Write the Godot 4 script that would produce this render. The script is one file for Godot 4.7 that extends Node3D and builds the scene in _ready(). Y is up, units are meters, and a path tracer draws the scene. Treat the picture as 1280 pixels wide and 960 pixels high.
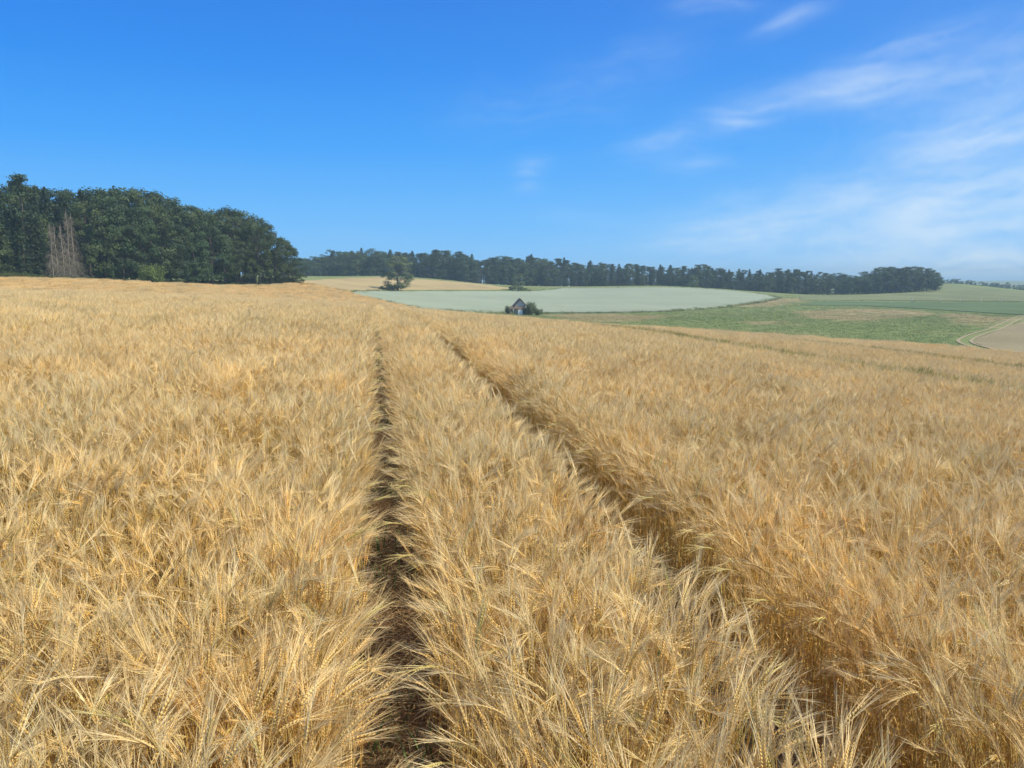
extends Node3D
# A ripe barley field with tractor wheel tracks on a hillside, a wood, fields and a far forest.

const TERRAIN_POINTS := [0.00,0.00,6.57687,0.00,-8.00,4.80518,0.00,-18.00,14.52676,-8.00,0.00,-9.78383,-8.00,-15.00,-5.92941,-20.00,-20.00,-2.16278,-20.00,5.00,-2.08817,6.00,-6.00,2.37223,6.00,4.00,3.04726,12.00,0.00,-9.11392,0.00,12.00,8.35929,-25.00,-50.00,3.71750,-50.00,-50.00,-2.43988,24.00,10.00,-1.18855,-50.00,20.00,-0.58237,40.00,20.00,-2.85910,0.00,-45.00,2.78714,0.00,-80.00,15.90906,-30.00,-90.00,-15.54069,13.00,-72.00,-6.46561,24.00,-62.00,-3.64298,12.90,-23.74,-5.56742,12.90,-19.29,-5.34140,12.90,-15.60,-2.58903,12.90,-13.36,3.38368,24.90,-32.32,4.64792,24.90,-25.90,0.28990,-44.37,-102.83,10.29794,-38.50,-111.54,1.89323,-31.23,-122.07,3.88547,-24.02,-131.83,-11.99550,-17.67,-140.90,12.11694,-15.05,-159.29,11.42434,-8.93,-154.74,19.51028,-5.00,-149.92,-26.81778,1.46,-129.99,3.74640,7.69,-114.74,-7.38679,17.43,-98.47,3.15718,21.88,-90.39,-14.13525,28.68,-81.08,-0.51945,34.02,-72.41,6.78799,38.16,-64.57,-6.54982,44.20,-55.57,8.56141,47.06,-49.09,-7.42979,-21.07,-198.89,19.33039,-14.29,-229.56,5.49504,-4.66,-259.96,7.24214,3.30,-274.98,15.99470,26.94,-288.75,4.58712,52.30,-295.41,-6.30620,6.17,-214.91,-1.67043,48.35,-260.55,-4.11712,0.32,-205.00,-11.58141,24.71,-238.73,-6.55049,27.90,-157.55,-9.16324,27.50,-142.37,-10.47340,37.15,-153.57,7.78404,59.60,-153.86,0.91411,78.48,-167.53,3.56110,130.81,-236.20,-3.23248,131.29,-280.82,5.66459,118.94,-307.82,11.50774,75.15,-311.05,-1.88912,12.94,-139.40,5.11617,54.04,-223.56,-1.76558,87.23,-212.82,4.78984,163.72,-303.68,-6.24522,190.59,-293.56,-0.84413,208.79,-293.27,-2.97791,231.53,-291.17,6.55668,133.87,-317.97,-5.65340,71.09,-120.61,1.51360,111.55,-189.62,-1.31238,76.23,-90.07,-5.96957,113.81,-119.47,5.42905,172.24,-181.20,3.06527,148.52,-201.10,-2.69567,104.45,-134.13,-7.69319,275.33,-290.16,-5.28842,61.63,-68.31,6.53953,79.43,-83.16,9.43581,65.54,-75.53,-9.81037,283.51,-349.46,38.56263,297.36,-337.75,-3.43831,309.69,-326.48,-6.44056,37.33,-105.60,10.02745,55.22,-117.69,0.40009,-17.69,-284.45,-22.81981,-5.37,-299.95,4.42643,10.27,-319.84,1.58300,-67.34,-156.09,-1.21330,-51.80,-172.38,-2.69660,-30.54,-187.53,-14.60386,-118.84,-275.46,-1.19248,-79.19,-310.05,2.61107,-28.10,-419.06,0.45539,74.97,-423.41,-1.89367,170.31,-416.53,1.43923,232.60,-396.86,1.28878,272.56,-370.56,-27.08173,377.75,-466.16,6.86087,412.39,-435.81,-6.67227,-277.30,-642.73,0.03630,-112.51,-690.90,0.09553,93.58,-693.72,-0.07090,296.10,-634.29,-0.61620,537.04,-592.95,0.24054,-633.83,-1469.10,-0.01151,278.96,-1575.49,0.00956,1099.72,-1162.16,0.00356,-150.00,0.00,-0.38049,-300.00,100.00,-0.05406,0.00,150.00,1.01471,200.00,150.00,-0.90248,150.00,0.00,-0.89852,300.00,0.00,0.61835,0.00,600.00,0.04972,700.00,0.00,0.13684,-700.00,0.00,0.00072,-1600.00,0.00,-0.00508,1600.00,0.00,0.00141,0.00,1600.00,0.00497,-1400.00,1400.00,-0.01664,1400.00,1400.00,-0.00389,-1500.00,-900.00,-0.01094,1500.00,-900.00,0.00353,500.00,-300.00,0.59596,350.00,-200.00,-0.40497]
const TERRAIN_PLANE := [22.00000,-0.08238,0.31221]
const BARLEY_EDGE := [Vector2(-50.9,-93.0),Vector2(-46.9,-97.3),Vector2(-44.4,-102.8),Vector2(-38.5,-111.5),Vector2(-31.2,-122.1),Vector2(-24.0,-131.8),Vector2(-17.7,-140.9),Vector2(-14.9,-157.3),Vector2(-8.9,-154.7),Vector2(-5.0,-149.9),Vector2(1.5,-130.0),Vector2(7.7,-114.7),Vector2(17.4,-98.5),Vector2(21.9,-90.4),Vector2(28.7,-81.1),Vector2(34.0,-72.4),Vector2(38.2,-64.6),Vector2(44.2,-55.6),Vector2(47.1,-49.1),Vector2(49.5,-43.7),Vector2(70.0,-20.0),Vector2(60.0,16.0),Vector2(0.0,22.0),Vector2(-60.0,20.0),Vector2(-110.0,-5.0)]
const PALE_FIELD := [Vector2(-4.8,-152.9),Vector2(0.2,-148.5),Vector2(5.0,-137.9),Vector2(9.0,-124.7),Vector2(16.9,-136.0),Vector2(26.7,-150.7),Vector2(36.1,-149.2),Vector2(47.0,-147.2),Vector2(57.4,-148.3),Vector2(75.9,-162.1),Vector2(96.2,-186.6),Vector2(126.2,-227.9),Vector2(132.4,-245.6),Vector2(130.8,-260.0),Vector2(125.2,-267.7),Vector2(117.3,-275.0),Vector2(107.8,-278.9),Vector2(87.0,-282.9),Vector2(69.5,-285.1),Vector2(62.1,-268.9),Vector2(50.3,-253.6),Vector2(32.5,-241.3),Vector2(16.2,-223.4),Vector2(6.7,-210.4),Vector2(0.3,-193.0)]
const TAN_FIELD := [Vector2(-4.7,-164.9),Vector2(0.3,-207.0),Vector2(6.9,-217.4),Vector2(22.1,-237.5),Vector2(39.6,-253.9),Vector2(47.6,-268.8),Vector2(40.4,-278.1),Vector2(25.2,-270.3),Vector2(13.8,-263.6),Vector2(5.7,-259.4),Vector2(0.5,-255.5),Vector2(-6.8,-242.9),Vector2(-13.8,-222.1),Vector2(-18.1,-198.2),Vector2(-18.1,-174.1)]
const DARK_FIELD := [Vector2(106.5,-181.0),Vector2(123.5,-179.6),Vector2(126.5,-160.0),Vector2(124.8,-143.3),Vector2(123.1,-129.3),Vector2(126.5,-123.8),Vector2(175.3,-171.9),Vector2(170.5,-179.4),Vector2(163.0,-193.5),Vector2(150.3,-210.9),Vector2(127.5,-208.1)]
const BROWN_FIELD := [Vector2(62.0,-71.3),Vector2(57.6,-64.6),Vector2(55.0,-59.5),Vector2(53.7,-55.2),Vector2(54.5,-52.9),Vector2(83.7,-77.4),Vector2(115.5,-112.9),Vector2(102.7,-107.3),Vector2(87.8,-94.5),Vector2(74.6,-82.9),Vector2(67.9,-77.4)]
const FARM_TRACK := [Vector2(171.1,-165.4),Vector2(145.5,-146.5),Vector2(116.2,-122.0),Vector2(96.3,-103.7),Vector2(81.6,-90.0),Vector2(72.7,-82.6),Vector2(67.3,-78.0),Vector2(62.1,-72.6),Vector2(58.5,-67.7),Vector2(56.3,-63.7),Vector2(53.8,-59.2),Vector2(51.9,-55.5)]
const UPPER_FIELD := [Vector2(145.9,-248.3),Vector2(166.9,-257.1),Vector2(198.4,-278.6),Vector2(225.4,-282.0),Vector2(266.9,-328.8),Vector2(271.3,-308.1),Vector2(281.9,-292.9),Vector2(297.1,-291.8),Vector2(208.8,-204.8),Vector2(186.3,-196.1),Vector2(174.0,-206.5),Vector2(157.6,-221.1),Vector2(130.5,-222.0)]
const DRY_PATCHES := [[Vector2(90.6,-153.8),Vector2(105.8,-159.6),Vector2(118.7,-163.4),Vector2(116.3,-144.5),Vector2(106.1,-132.9),Vector2(82.1,-112.8),Vector2(72.1,-110.6),Vector2(73.0,-121.2)],[Vector2(35.1,-152.0),Vector2(45.1,-146.2),Vector2(53.6,-130.4),Vector2(37.0,-104.7),Vector2(28.1,-102.2),Vector2(30.4,-131.5)],[Vector2(107.5,-213.5),Vector2(136.7,-237.5),Vector2(133.8,-222.9),Vector2(89.8,-166.3),Vector2(82.8,-168.2)],[Vector2(54.1,-107.1),Vector2(61.0,-105.6),Vector2(55.4,-97.9),Vector2(50.0,-99.1)],[Vector2(115.5,-141.3),Vector2(111.7,-117.3),Vector2(85.3,-94.8),Vector2(76.6,-89.8),Vector2(89.2,-107.2)]]
const FENCE_POSTS := [Vector2(162.4,-212.6),Vector2(169.3,-209.1),Vector2(171.4,-203.4),Vector2(174.1,-198.5),Vector2(176.6,-193.6),Vector2(179.6,-190.1)]
const HUT := Vector2(26.9,-143.0)
const TREES := [-55.9,-105.1,7.4,2,0,-54.7,-106.7,9.5,2,0,-53.2,-107.4,7.3,0,0,-51.8,-107.7,8.3,2,0,-50.4,-108.9,9.1,2,0,-48.8,-110.1,7.9,0,0,-47.6,-111.3,10.3,2,0,-46.6,-114.1,9.3,2,0,-45.8,-118.0,10.3,2,0,-41.1,-123.6,12.1,0,0,-40.0,-126.6,13.0,0,0,-38.1,-128.6,12.2,0,0,-36.2,-131.4,12.1,0,0,-34.5,-134.0,12.9,0,0,-31.9,-135.3,10.0,0,0,-29.6,-137.8,8.7,0,0,-27.7,-141.0,11.2,0,0,-25.9,-143.5,8.1,1,0,-23.9,-146.6,8.2,1,0,-20.8,-148.2,11.1,1,0,-18.3,-151.1,9.6,1,0,-15.2,-152.8,4.9,1,0,-58.9,-109.1,10.8,0,0,-58.0,-111.1,10.5,0,0,-56.7,-112.2,11.3,2,0,-56.1,-114.3,10.8,2,0,-55.3,-116.2,11.4,2,0,-53.4,-116.3,11.2,2,0,-51.3,-116.0,11.2,2,0,-51.0,-119.5,12.4,2,0,-49.6,-121.4,13.6,0,0,-48.0,-122.1,13.2,2,0,-47.7,-126.7,13.6,2,0,-45.5,-127.9,12.6,2,0,-43.9,-130.0,13.9,2,0,-42.9,-133.9,14.2,0,0,-40.7,-134.9,15.1,0,0,-38.9,-136.3,14.7,0,0,-36.8,-139.1,14.5,0,0,-34.8,-142.6,14.4,0,0,-32.2,-144.1,13.8,0,0,-30.2,-146.5,12.5,0,0,-27.6,-148.3,12.5,0,0,-25.1,-151.4,14.2,1,0,-22.3,-152.6,12.1,1,0,-19.8,-156.4,10.3,1,0,-16.5,-157.2,7.5,1,0,-63.7,-118.0,11.7,2,0,-62.0,-119.8,11.7,2,0,-60.3,-121.8,12.0,2,0,-57.2,-120.5,11.8,2,0,-55.6,-123.4,12.2,2,0,-54.1,-126.1,13.0,2,0,-52.2,-128.6,15.0,2,0,-50.7,-131.5,14.3,2,0,-49.0,-134.8,14.4,0,0,-46.9,-136.3,13.7,0,0,-45.3,-139.9,15.3,0,0,-43.2,-141.5,16.0,0,0,-40.8,-142.7,16.0,0,0,-38.7,-145.4,16.0,0,0,-36.3,-148.9,15.2,0,0,-33.4,-151.1,14.1,0,0,-31.0,-154.1,13.7,0,0,-27.8,-155.6,13.7,0,0,-24.7,-157.7,13.7,1,0,-22.1,-162.0,12.3,1,0,-18.7,-166.2,9.2,1,0,-67.8,-125.7,11.8,0,0,-64.4,-124.4,11.8,0,0,-64.2,-129.9,12.0,0,0,-60.7,-129.1,12.0,0,0,-58.3,-129.5,12.4,0,0,-56.1,-131.9,12.9,0,0,-54.5,-136.6,15.2,0,0,-52.4,-139.3,14.6,0,0,-51.3,-145.6,13.7,0,0,-47.7,-145.7,14.9,0,0,-45.3,-149.7,16.3,0,0,-42.1,-153.8,16.3,0,0,-38.6,-155.2,15.5,0,0,-35.5,-159.2,14.5,0,0,-31.4,-161.2,13.5,0,0,-28.7,-168.6,14.7,1,0,-24.5,-168.1,13.5,1,0,-47.0,-115.8,14.1,3,0,-43.7,-116.9,8.1,4,1,-43.6,-118.1,7.9,4,1,-43.0,-118.7,8.0,4,1,-42.6,-119.9,10.0,4,1,-42.2,-120.5,9.6,4,1,-34.1,-128.8,3.4,5,2,-46.4,-109.3,1.2,6,3,-45.7,-110.8,1.1,6,3,-45.2,-112.3,1.1,6,3,-44.6,-114.0,0.9,6,3,-43.9,-115.1,1.0,6,3,-42.9,-116.6,0.9,6,3,-42.1,-119.0,1.1,6,3,-41.0,-120.2,0.8,6,3,-40.0,-121.2,0.9,6,3,-39.2,-123.6,0.8,6,3,-38.0,-124.9,0.9,6,3,-36.8,-126.2,0.9,6,3,-35.7,-127.9,0.8,6,3,-32.7,-131.8,1.2,6,3,-31.1,-133.0,1.3,6,3,-29.6,-135.3,0.8,6,3,-31.8,-317.8,5.1,0,4,-29.3,-318.6,7.0,0,4,-26.1,-316.9,7.6,0,4,-22.8,-317.2,6.5,0,4,-19.7,-319.7,6.4,0,4,-16.5,-320.7,9.4,0,4,-12.8,-318.5,9.0,0,4,-10.3,-319.9,10.0,0,4,-8.0,-320.1,11.5,0,4,-4.9,-322.5,10.7,0,4,-2.2,-321.3,9.2,0,4,0.2,-320.2,9.7,0,4,3.9,-321.0,10.3,0,4,7.4,-323.1,8.8,0,4,10.3,-322.7,10.3,0,4,13.7,-323.2,9.4,0,4,16.5,-321.5,7.8,3,4,18.8,-319.7,8.5,3,4,22.3,-322.2,10.2,0,4,25.3,-319.6,11.3,0,4,28.2,-322.5,9.8,2,4,31.1,-321.3,10.0,2,4,34.8,-321.2,10.1,0,4,37.5,-319.1,11.0,0,4,41.0,-321.7,9.3,3,4,43.7,-320.4,9.4,3,4,47.2,-320.6,8.2,0,4,49.7,-319.6,8.1,2,4,53.4,-321.0,10.3,0,4,56.5,-321.8,9.9,0,4,60.8,-323.5,10.7,0,4,63.3,-321.7,10.2,0,4,67.8,-326.4,10.0,3,4,70.3,-325.0,8.8,2,4,73.2,-325.5,11.2,0,4,76.9,-326.0,9.9,2,4,80.2,-326.6,7.8,0,4,84.3,-329.0,8.4,0,4,86.3,-326.1,10.0,3,4,89.4,-325.8,7.7,0,4,93.9,-328.8,8.7,0,4,97.0,-326.8,9.5,0,4,99.7,-326.6,7.9,0,4,102.1,-325.9,8.0,2,4,106.1,-326.9,8.3,0,4,109.5,-324.9,8.3,0,4,113.5,-325.3,8.7,2,4,116.0,-324.3,5.5,0,4,118.6,-321.3,7.8,2,4,122.5,-323.8,7.6,2,4,125.8,-322.0,6.5,3,4,128.5,-319.4,7.1,0,4,131.7,-318.0,8.2,0,4,134.5,-315.2,9.0,3,4,136.8,-314.1,9.8,3,4,138.7,-309.6,9.9,0,4,142.7,-311.2,8.5,2,4,143.9,-306.8,8.7,2,4,148.0,-307.8,8.7,0,4,150.0,-306.0,6.3,0,4,152.4,-305.2,8.4,2,4,155.5,-305.6,7.1,0,4,157.9,-302.0,7.3,0,4,160.0,-301.0,7.7,0,4,164.2,-301.3,8.1,3,4,167.4,-301.4,8.1,2,4,170.4,-299.7,9.6,0,4,173.2,-297.6,9.5,3,4,177.7,-298.7,8.3,2,4,180.6,-298.1,6.9,3,4,181.9,-295.1,6.8,0,4,186.0,-295.2,8.2,0,4,189.5,-295.5,6.2,3,4,193.0,-294.8,5.9,0,4,195.7,-293.4,8.2,0,4,198.6,-292.9,6.5,3,4,201.4,-291.4,7.4,0,4,205.6,-292.9,6.9,0,4,208.4,-291.6,10.4,0,4,211.0,-290.7,10.3,3,4,214.8,-291.8,9.2,0,4,215.6,-289.2,10.4,0,4,220.7,-290.5,9.3,0,4,223.5,-288.9,8.0,0,4,226.1,-287.4,8.1,3,4,229.6,-286.5,6.8,0,4,-42.0,-331.2,6.2,0,4,-38.6,-328.9,5.9,0,4,-35.9,-328.8,6.5,0,4,-33.1,-324.5,5.5,0,4,-29.7,-326.2,8.2,0,4,-26.3,-325.0,7.8,0,4,-23.3,-325.5,9.4,0,4,-19.7,-327.2,8.6,0,4,-16.9,-326.1,11.2,2,4,-13.3,-329.0,10.1,2,4,-10.3,-330.2,11.5,0,4,-8.0,-328.0,10.9,0,4,-4.2,-327.2,9.7,0,4,-0.7,-328.9,10.8,0,4,2.6,-328.2,12.1,0,4,6.5,-330.0,11.6,2,4,9.3,-330.8,10.3,0,4,12.5,-331.7,11.6,3,4,16.3,-329.4,11.2,2,4,20.0,-328.8,11.7,3,4,23.2,-330.7,11.3,3,4,25.7,-327.0,11.7,3,4,29.2,-328.6,13.5,0,4,32.8,-328.4,11.0,2,4,36.3,-329.2,12.5,0,4,40.1,-330.6,9.7,3,4,43.4,-327.6,9.9,3,4,47.5,-327.9,10.7,3,4,50.6,-327.1,9.8,3,4,54.3,-327.3,10.8,2,4,58.7,-329.6,11.3,3,4,61.6,-328.7,10.7,3,4,65.8,-329.8,13.1,2,4,69.1,-332.2,12.7,0,4,72.9,-334.1,12.2,0,4,76.2,-334.4,10.8,3,4,81.3,-338.1,12.8,3,4,83.1,-334.7,10.0,3,4,86.0,-335.6,9.7,3,4,90.3,-336.6,9.7,2,4,94.0,-335.2,11.0,2,4,96.8,-334.9,9.9,3,4,100.8,-336.0,10.8,3,4,104.5,-334.1,10.6,2,4,108.4,-334.6,9.5,2,4,111.8,-332.2,10.8,3,4,115.2,-331.5,10.4,2,4,118.1,-330.7,8.3,3,4,121.9,-331.4,8.5,3,4,124.6,-328.5,8.1,3,4,129.0,-330.1,8.7,3,4,131.1,-326.1,9.9,0,4,134.3,-324.5,10.5,2,4,137.1,-322.3,9.9,2,4,140.7,-322.2,11.5,2,4,142.2,-316.8,10.0,2,4,146.0,-317.3,9.7,2,4,148.8,-314.5,9.6,2,4,151.7,-314.0,9.1,3,4,155.0,-314.8,9.5,3,4,156.9,-311.7,10.1,3,4,160.1,-310.8,8.7,0,4,162.7,-310.1,8.2,2,4,165.4,-309.7,8.3,3,4,168.1,-309.1,8.9,3,4,171.4,-307.7,10.2,3,4,174.2,-305.2,9.3,2,4,178.5,-305.3,10.9,2,4,182.7,-305.2,10.4,3,4,185.2,-302.3,8.1,3,4,189.3,-304.3,8.7,3,4,190.5,-301.0,8.7,3,4,194.5,-300.4,8.1,3,4,198.1,-301.8,7.4,0,4,200.6,-300.6,7.1,0,4,202.3,-298.9,7.2,0,4,205.8,-299.0,7.6,0,4,208.4,-298.7,7.8,0,4,210.7,-297.3,8.8,0,4,214.7,-298.0,9.1,3,4,217.9,-298.0,10.3,0,4,219.9,-295.3,9.8,0,4,224.0,-295.5,10.6,0,4,226.8,-294.1,9.0,3,4,230.0,-292.8,9.4,3,4,233.8,-293.4,8.7,0,4,-42.2,-340.5,6.0,0,4,-38.5,-337.8,7.6,0,4,-34.6,-333.6,7.4,0,4,-31.5,-331.8,8.4,2,4,-27.5,-333.7,8.7,0,4,-24.3,-335.2,9.4,2,4,-20.5,-336.1,10.6,0,4,-17.0,-335.9,12.6,0,4,-12.7,-335.7,11.9,0,4,-9.0,-335.9,11.3,0,4,-5.2,-336.8,13.3,2,4,-1.0,-338.8,13.6,0,4,2.7,-340.1,12.3,0,4,7.0,-340.3,13.3,2,4,9.6,-337.3,12.3,3,4,13.8,-337.9,11.5,3,4,17.8,-339.0,10.4,2,4,21.7,-337.1,12.4,2,4,25.4,-338.8,13.9,2,4,29.6,-336.6,13.7,3,4,33.1,-339.1,12.7,0,4,36.0,-338.5,13.8,3,4,39.8,-339.7,12.4,3,4,42.9,-339.3,10.7,0,4,47.3,-339.1,10.7,3,4,51.3,-338.9,12.2,0,4,55.1,-338.6,13.2,0,4,58.7,-337.2,12.5,3,4,62.6,-339.2,12.4,3,4,67.2,-341.1,13.4,2,4,71.9,-342.6,13.0,3,4,75.8,-343.8,11.1,2,4,79.3,-343.8,11.7,2,4,83.5,-344.6,11.0,3,4,86.3,-344.0,12.5,3,4,90.0,-342.8,11.3,3,4,93.3,-343.7,10.2,3,4,97.9,-344.0,10.0,3,4,102.8,-344.3,12.0,0,4,105.8,-341.2,10.9,3,4,109.6,-340.0,11.1,2,4,113.7,-341.4,10.9,2,4,117.0,-339.8,11.2,3,4,120.5,-339.2,10.8,3,4,124.8,-338.2,10.3,3,4,129.6,-338.3,10.8,2,4,132.8,-336.3,11.6,2,4,135.8,-333.8,10.4,3,4,139.2,-330.2,10.0,2,4,142.4,-329.3,12.0,3,4,145.3,-328.8,12.4,3,4,147.6,-323.9,10.6,2,4,150.5,-322.6,10.9,0,4,155.1,-323.1,9.7,2,4,158.7,-320.9,11.0,2,4,162.3,-318.2,11.0,2,4,167.9,-319.8,10.3,3,4,170.4,-315.6,9.7,3,4,173.7,-314.6,11.5,3,4,177.4,-313.5,10.7,3,4,180.6,-311.7,11.2,3,4,183.7,-311.2,10.1,3,4,188.5,-312.5,10.3,2,4,192.4,-312.1,9.8,3,4,194.5,-310.5,9.3,3,4,198.4,-308.6,9.2,0,4,201.0,-307.7,8.6,0,4,206.7,-309.1,7.6,0,4,211.1,-308.2,9.4,0,4,213.3,-306.2,8.2,0,4,217.6,-305.5,11.0,0,4,221.3,-304.4,10.8,0,4,223.1,-302.5,10.1,0,4,228.1,-302.7,10.3,0,4,232.7,-302.4,10.3,0,4,236.4,-302.4,10.0,0,4,238.6,-300.9,8.0,0,4,-42.3,-349.6,6.4,0,4,-37.9,-345.6,7.3,2,4,-33.0,-346.0,8.1,0,4,-28.3,-344.5,8.6,0,4,-23.1,-347.2,10.0,0,4,-17.2,-345.5,12.6,2,4,-13.4,-347.5,10.9,0,4,-8.3,-347.4,11.9,0,4,-2.9,-350.6,13.1,0,4,2.1,-350.6,12.5,0,4,6.4,-349.3,12.0,0,4,10.2,-351.6,12.7,3,4,15.9,-349.6,12.7,2,4,21.4,-351.3,13.0,0,4,27.5,-349.4,14.8,3,4,32.8,-348.5,13.8,3,4,38.8,-349.4,12.6,0,4,44.5,-350.5,10.8,0,4,50.0,-349.8,11.5,3,4,54.8,-347.5,11.9,0,4,60.2,-348.9,12.9,0,4,65.8,-348.4,12.1,3,4,72.1,-353.2,14.2,2,4,77.5,-352.2,13.5,0,4,84.3,-355.1,13.6,3,4,88.5,-355.6,11.4,3,4,94.4,-353.8,11.4,0,4,100.7,-353.4,10.9,2,4,104.5,-352.4,11.7,2,4,111.7,-353.7,10.8,3,4,116.4,-350.5,11.4,3,4,121.2,-349.2,11.2,3,4,127.9,-350.4,11.2,3,4,132.3,-346.9,11.0,3,4,136.1,-345.0,11.7,2,4,141.7,-342.3,11.9,3,4,147.0,-339.1,10.7,3,4,151.8,-337.4,12.1,3,4,154.5,-332.6,10.0,3,4,160.1,-333.6,10.8,2,4,165.2,-330.2,9.4,2,4,169.9,-328.9,9.1,3,4,173.1,-326.6,9.2,2,4,178.5,-326.4,10.0,0,4,181.1,-322.7,10.6,0,4,185.4,-322.9,9.0,0,4,190.5,-320.4,9.5,3,4,195.2,-321.1,8.5,2,4,200.2,-318.0,6.4,3,4,205.8,-317.6,6.3,0,4,209.9,-316.8,7.2,0,4,215.5,-318.3,6.8,3,4,219.4,-315.5,9.1,0,4,222.9,-314.1,9.3,3,4,228.1,-312.0,9.6,0,4,235.4,-312.7,9.1,0,4,240.3,-310.6,9.9,3,4,245.0,-309.6,7.2,0,4,25.5,-327.0,13.4,2,4,29.5,-326.7,12.6,2,4,15.8,-327.6,12.2,2,4,54.4,-327.0,12.2,2,4,66.9,-330.1,13.8,2,4,50.0,-327.1,11.3,2,4,35.6,-326.8,13.0,2,4,40.7,-327.0,12.4,2,4,162.2,-308.4,10.7,2,4,173.0,-304.6,11.0,2,4,82.5,-334.2,13.0,2,4,94.2,-333.0,11.8,2,4,124.7,-327.8,10.8,2,4,-32.0,-339.7,7.2,0,4,-28.3,-340.5,5.5,0,4,-23.5,-341.3,6.9,0,4,-18.9,-342.1,6.2,0,4,-14.0,-342.9,6.1,0,4,-9.9,-343.4,5.5,0,4,-6.0,-343.9,5.1,0,4,-0.6,-344.5,7.4,0,4,3.8,-344.9,6.0,0,4,8.1,-344.9,7.0,0,4,12.7,-344.8,5.4,0,4,18.1,-344.5,7.3,0,4,22.0,-344.3,6.1,0,4,26.3,-344.0,6.6,0,4,30.8,-343.6,5.7,0,4,35.2,-343.6,6.5,0,4,40.0,-343.8,6.2,0,4,45.2,-343.9,6.2,0,4,50.9,-343.9,6.1,0,4,56.3,-343.8,7.3,0,4,61.4,-343.9,6.5,0,4,67.3,-345.8,6.8,0,4,72.0,-347.3,6.0,0,4,76.7,-348.7,5.1,0,4,82.6,-350.3,5.8,0,4,87.3,-350.7,5.1,0,4,91.5,-350.2,6.7,0,4,96.2,-349.7,6.1,0,4,101.5,-349.0,7.3,0,4,106.9,-348.2,5.5,0,4,112.8,-347.2,5.5,0,4,117.9,-346.3,6.6,0,4,122.4,-345.5,7.2,0,4,127.5,-344.4,6.8,0,4,131.7,-343.5,7.1,0,4,135.7,-341.3,6.5,0,4,140.2,-338.3,5.8,0,4,144.0,-335.8,5.8,0,4,148.7,-332.5,6.6,0,4,152.5,-329.7,6.4,0,4,157.2,-327.8,5.7,0,4,161.0,-326.6,5.3,0,4,165.6,-325.1,6.5,0,4,170.7,-323.3,6.6,0,4,175.7,-321.5,7.5,0,4,180.0,-319.9,6.1,0,4,184.2,-318.2,5.9,0,4,189.2,-317.0,6.4,0,4,193.3,-316.3,7.4,0,4,198.0,-315.4,6.9,0,4,202.8,-314.5,6.5,0,4,207.6,-313.5,5.3,0,4,211.6,-312.7,6.8,0,4,215.9,-311.7,5.3,0,4,221.0,-310.6,6.9,0,4,226.0,-309.4,6.0,0,4,229.9,-308.4,6.9,0,4,233.9,-307.4,6.7,0,4,238.7,-306.2,5.7,0,4,-22.3,-164.7,1.5,6,10,-16.5,-156.7,1.7,6,10,-23.4,-159.3,1.3,6,10,-25.5,-156.9,1.5,6,10,-18.1,-163.6,1.4,6,10,-21.2,-162.0,1.4,6,10,-25.5,-159.9,1.3,6,10,-26.2,-147.9,1.3,6,10,-20.8,-162.9,1.4,6,10,-18.6,-157.4,1.3,6,10,-20.1,-163.9,1.4,6,10,-17.1,-152.0,1.5,6,10,-19.4,-168.7,1.2,6,10,-19.2,-161.4,1.8,6,10,-24.8,-160.1,1.6,6,10,-16.6,-158.9,1.4,6,10,-27.0,-158.7,1.1,6,10,-17.8,-154.1,1.2,6,10,-17.4,-161.9,1.7,6,10,-23.4,-151.9,1.3,6,10,-16.4,-156.0,1.8,6,10,-18.6,-164.9,1.2,6,10,384.4,-482.1,8.7,3,5,390.5,-486.4,10.2,0,5,369.5,-456.7,9.7,3,5,392.8,-482.5,9.5,0,5,383.4,-467.6,9.4,0,5,379.5,-459.3,9.1,3,5,399.0,-480.1,10.8,0,5,398.7,-476.3,10.6,0,5,402.7,-477.8,9.2,3,5,395.3,-465.1,8.8,3,5,388.4,-454.2,10.1,0,5,394.0,-457.2,9.8,0,5,399.0,-459.2,9.3,0,5,414.5,-473.0,10.5,0,5,403.0,-457.3,9.4,0,5,394.1,-444.0,9.3,0,5,386.8,-433.5,8.8,0,5,418.0,-465.7,10.4,0,5,412.0,-456.0,10.4,0,5,418.3,-460.0,9.2,3,5,417.3,-456.0,9.9,0,5,404.1,-439.1,10.9,3,5,413.1,-445.3,9.7,0,5,427.2,-456.8,9.9,0,5,406.3,-431.6,10.2,0,5,413.7,-437.3,10.4,0,5,430.0,-451.3,10.6,0,5,420.1,-438.2,11.7,3,5,433.3,-449.3,10.9,0,5,405.8,-417.5,11.0,0,5,6.2,-211.9,9.8,7,6,47.8,-257.6,6.0,7,7,128.1,-299.8,5.3,8,8,46.1,-260.4,1.3,6,9,50.2,-260.2,1.2,6,9,51.1,-254.9,1.0,6,9,4.2,-215.0,1.5,6,9,2.0,-210.0,1.2,6,9]


const SUN_AZIMUTH := 116.0      # degrees clockwise from the direction of the wheel tracks
const SUN_HEIGHT := 50.0
const TRACKS := [0.05, 1.34, 12.3, 24.4]   # x of the wheel tracks
const SOIL := 0.06             # the barley soil sheet lies this far above the ground sheet

var rng := RandomNumberGenerator.new()
var eye := Vector3(0, 1.8, 0)
var eye_basis: Basis
var lean_noise := FastNoiseLite.new()
var tone_noise := FastNoiseLite.new()
var wave_noise := FastNoiseLite.new()

# ---------------------------------------------------------------- terrain
const CELL := 3.0
const GX0 := -270.0
const GZ0 := -540.0
const GNX := 250
const GNZ := 206
var grid := PackedFloat32Array()
var points := PackedFloat32Array()

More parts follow.
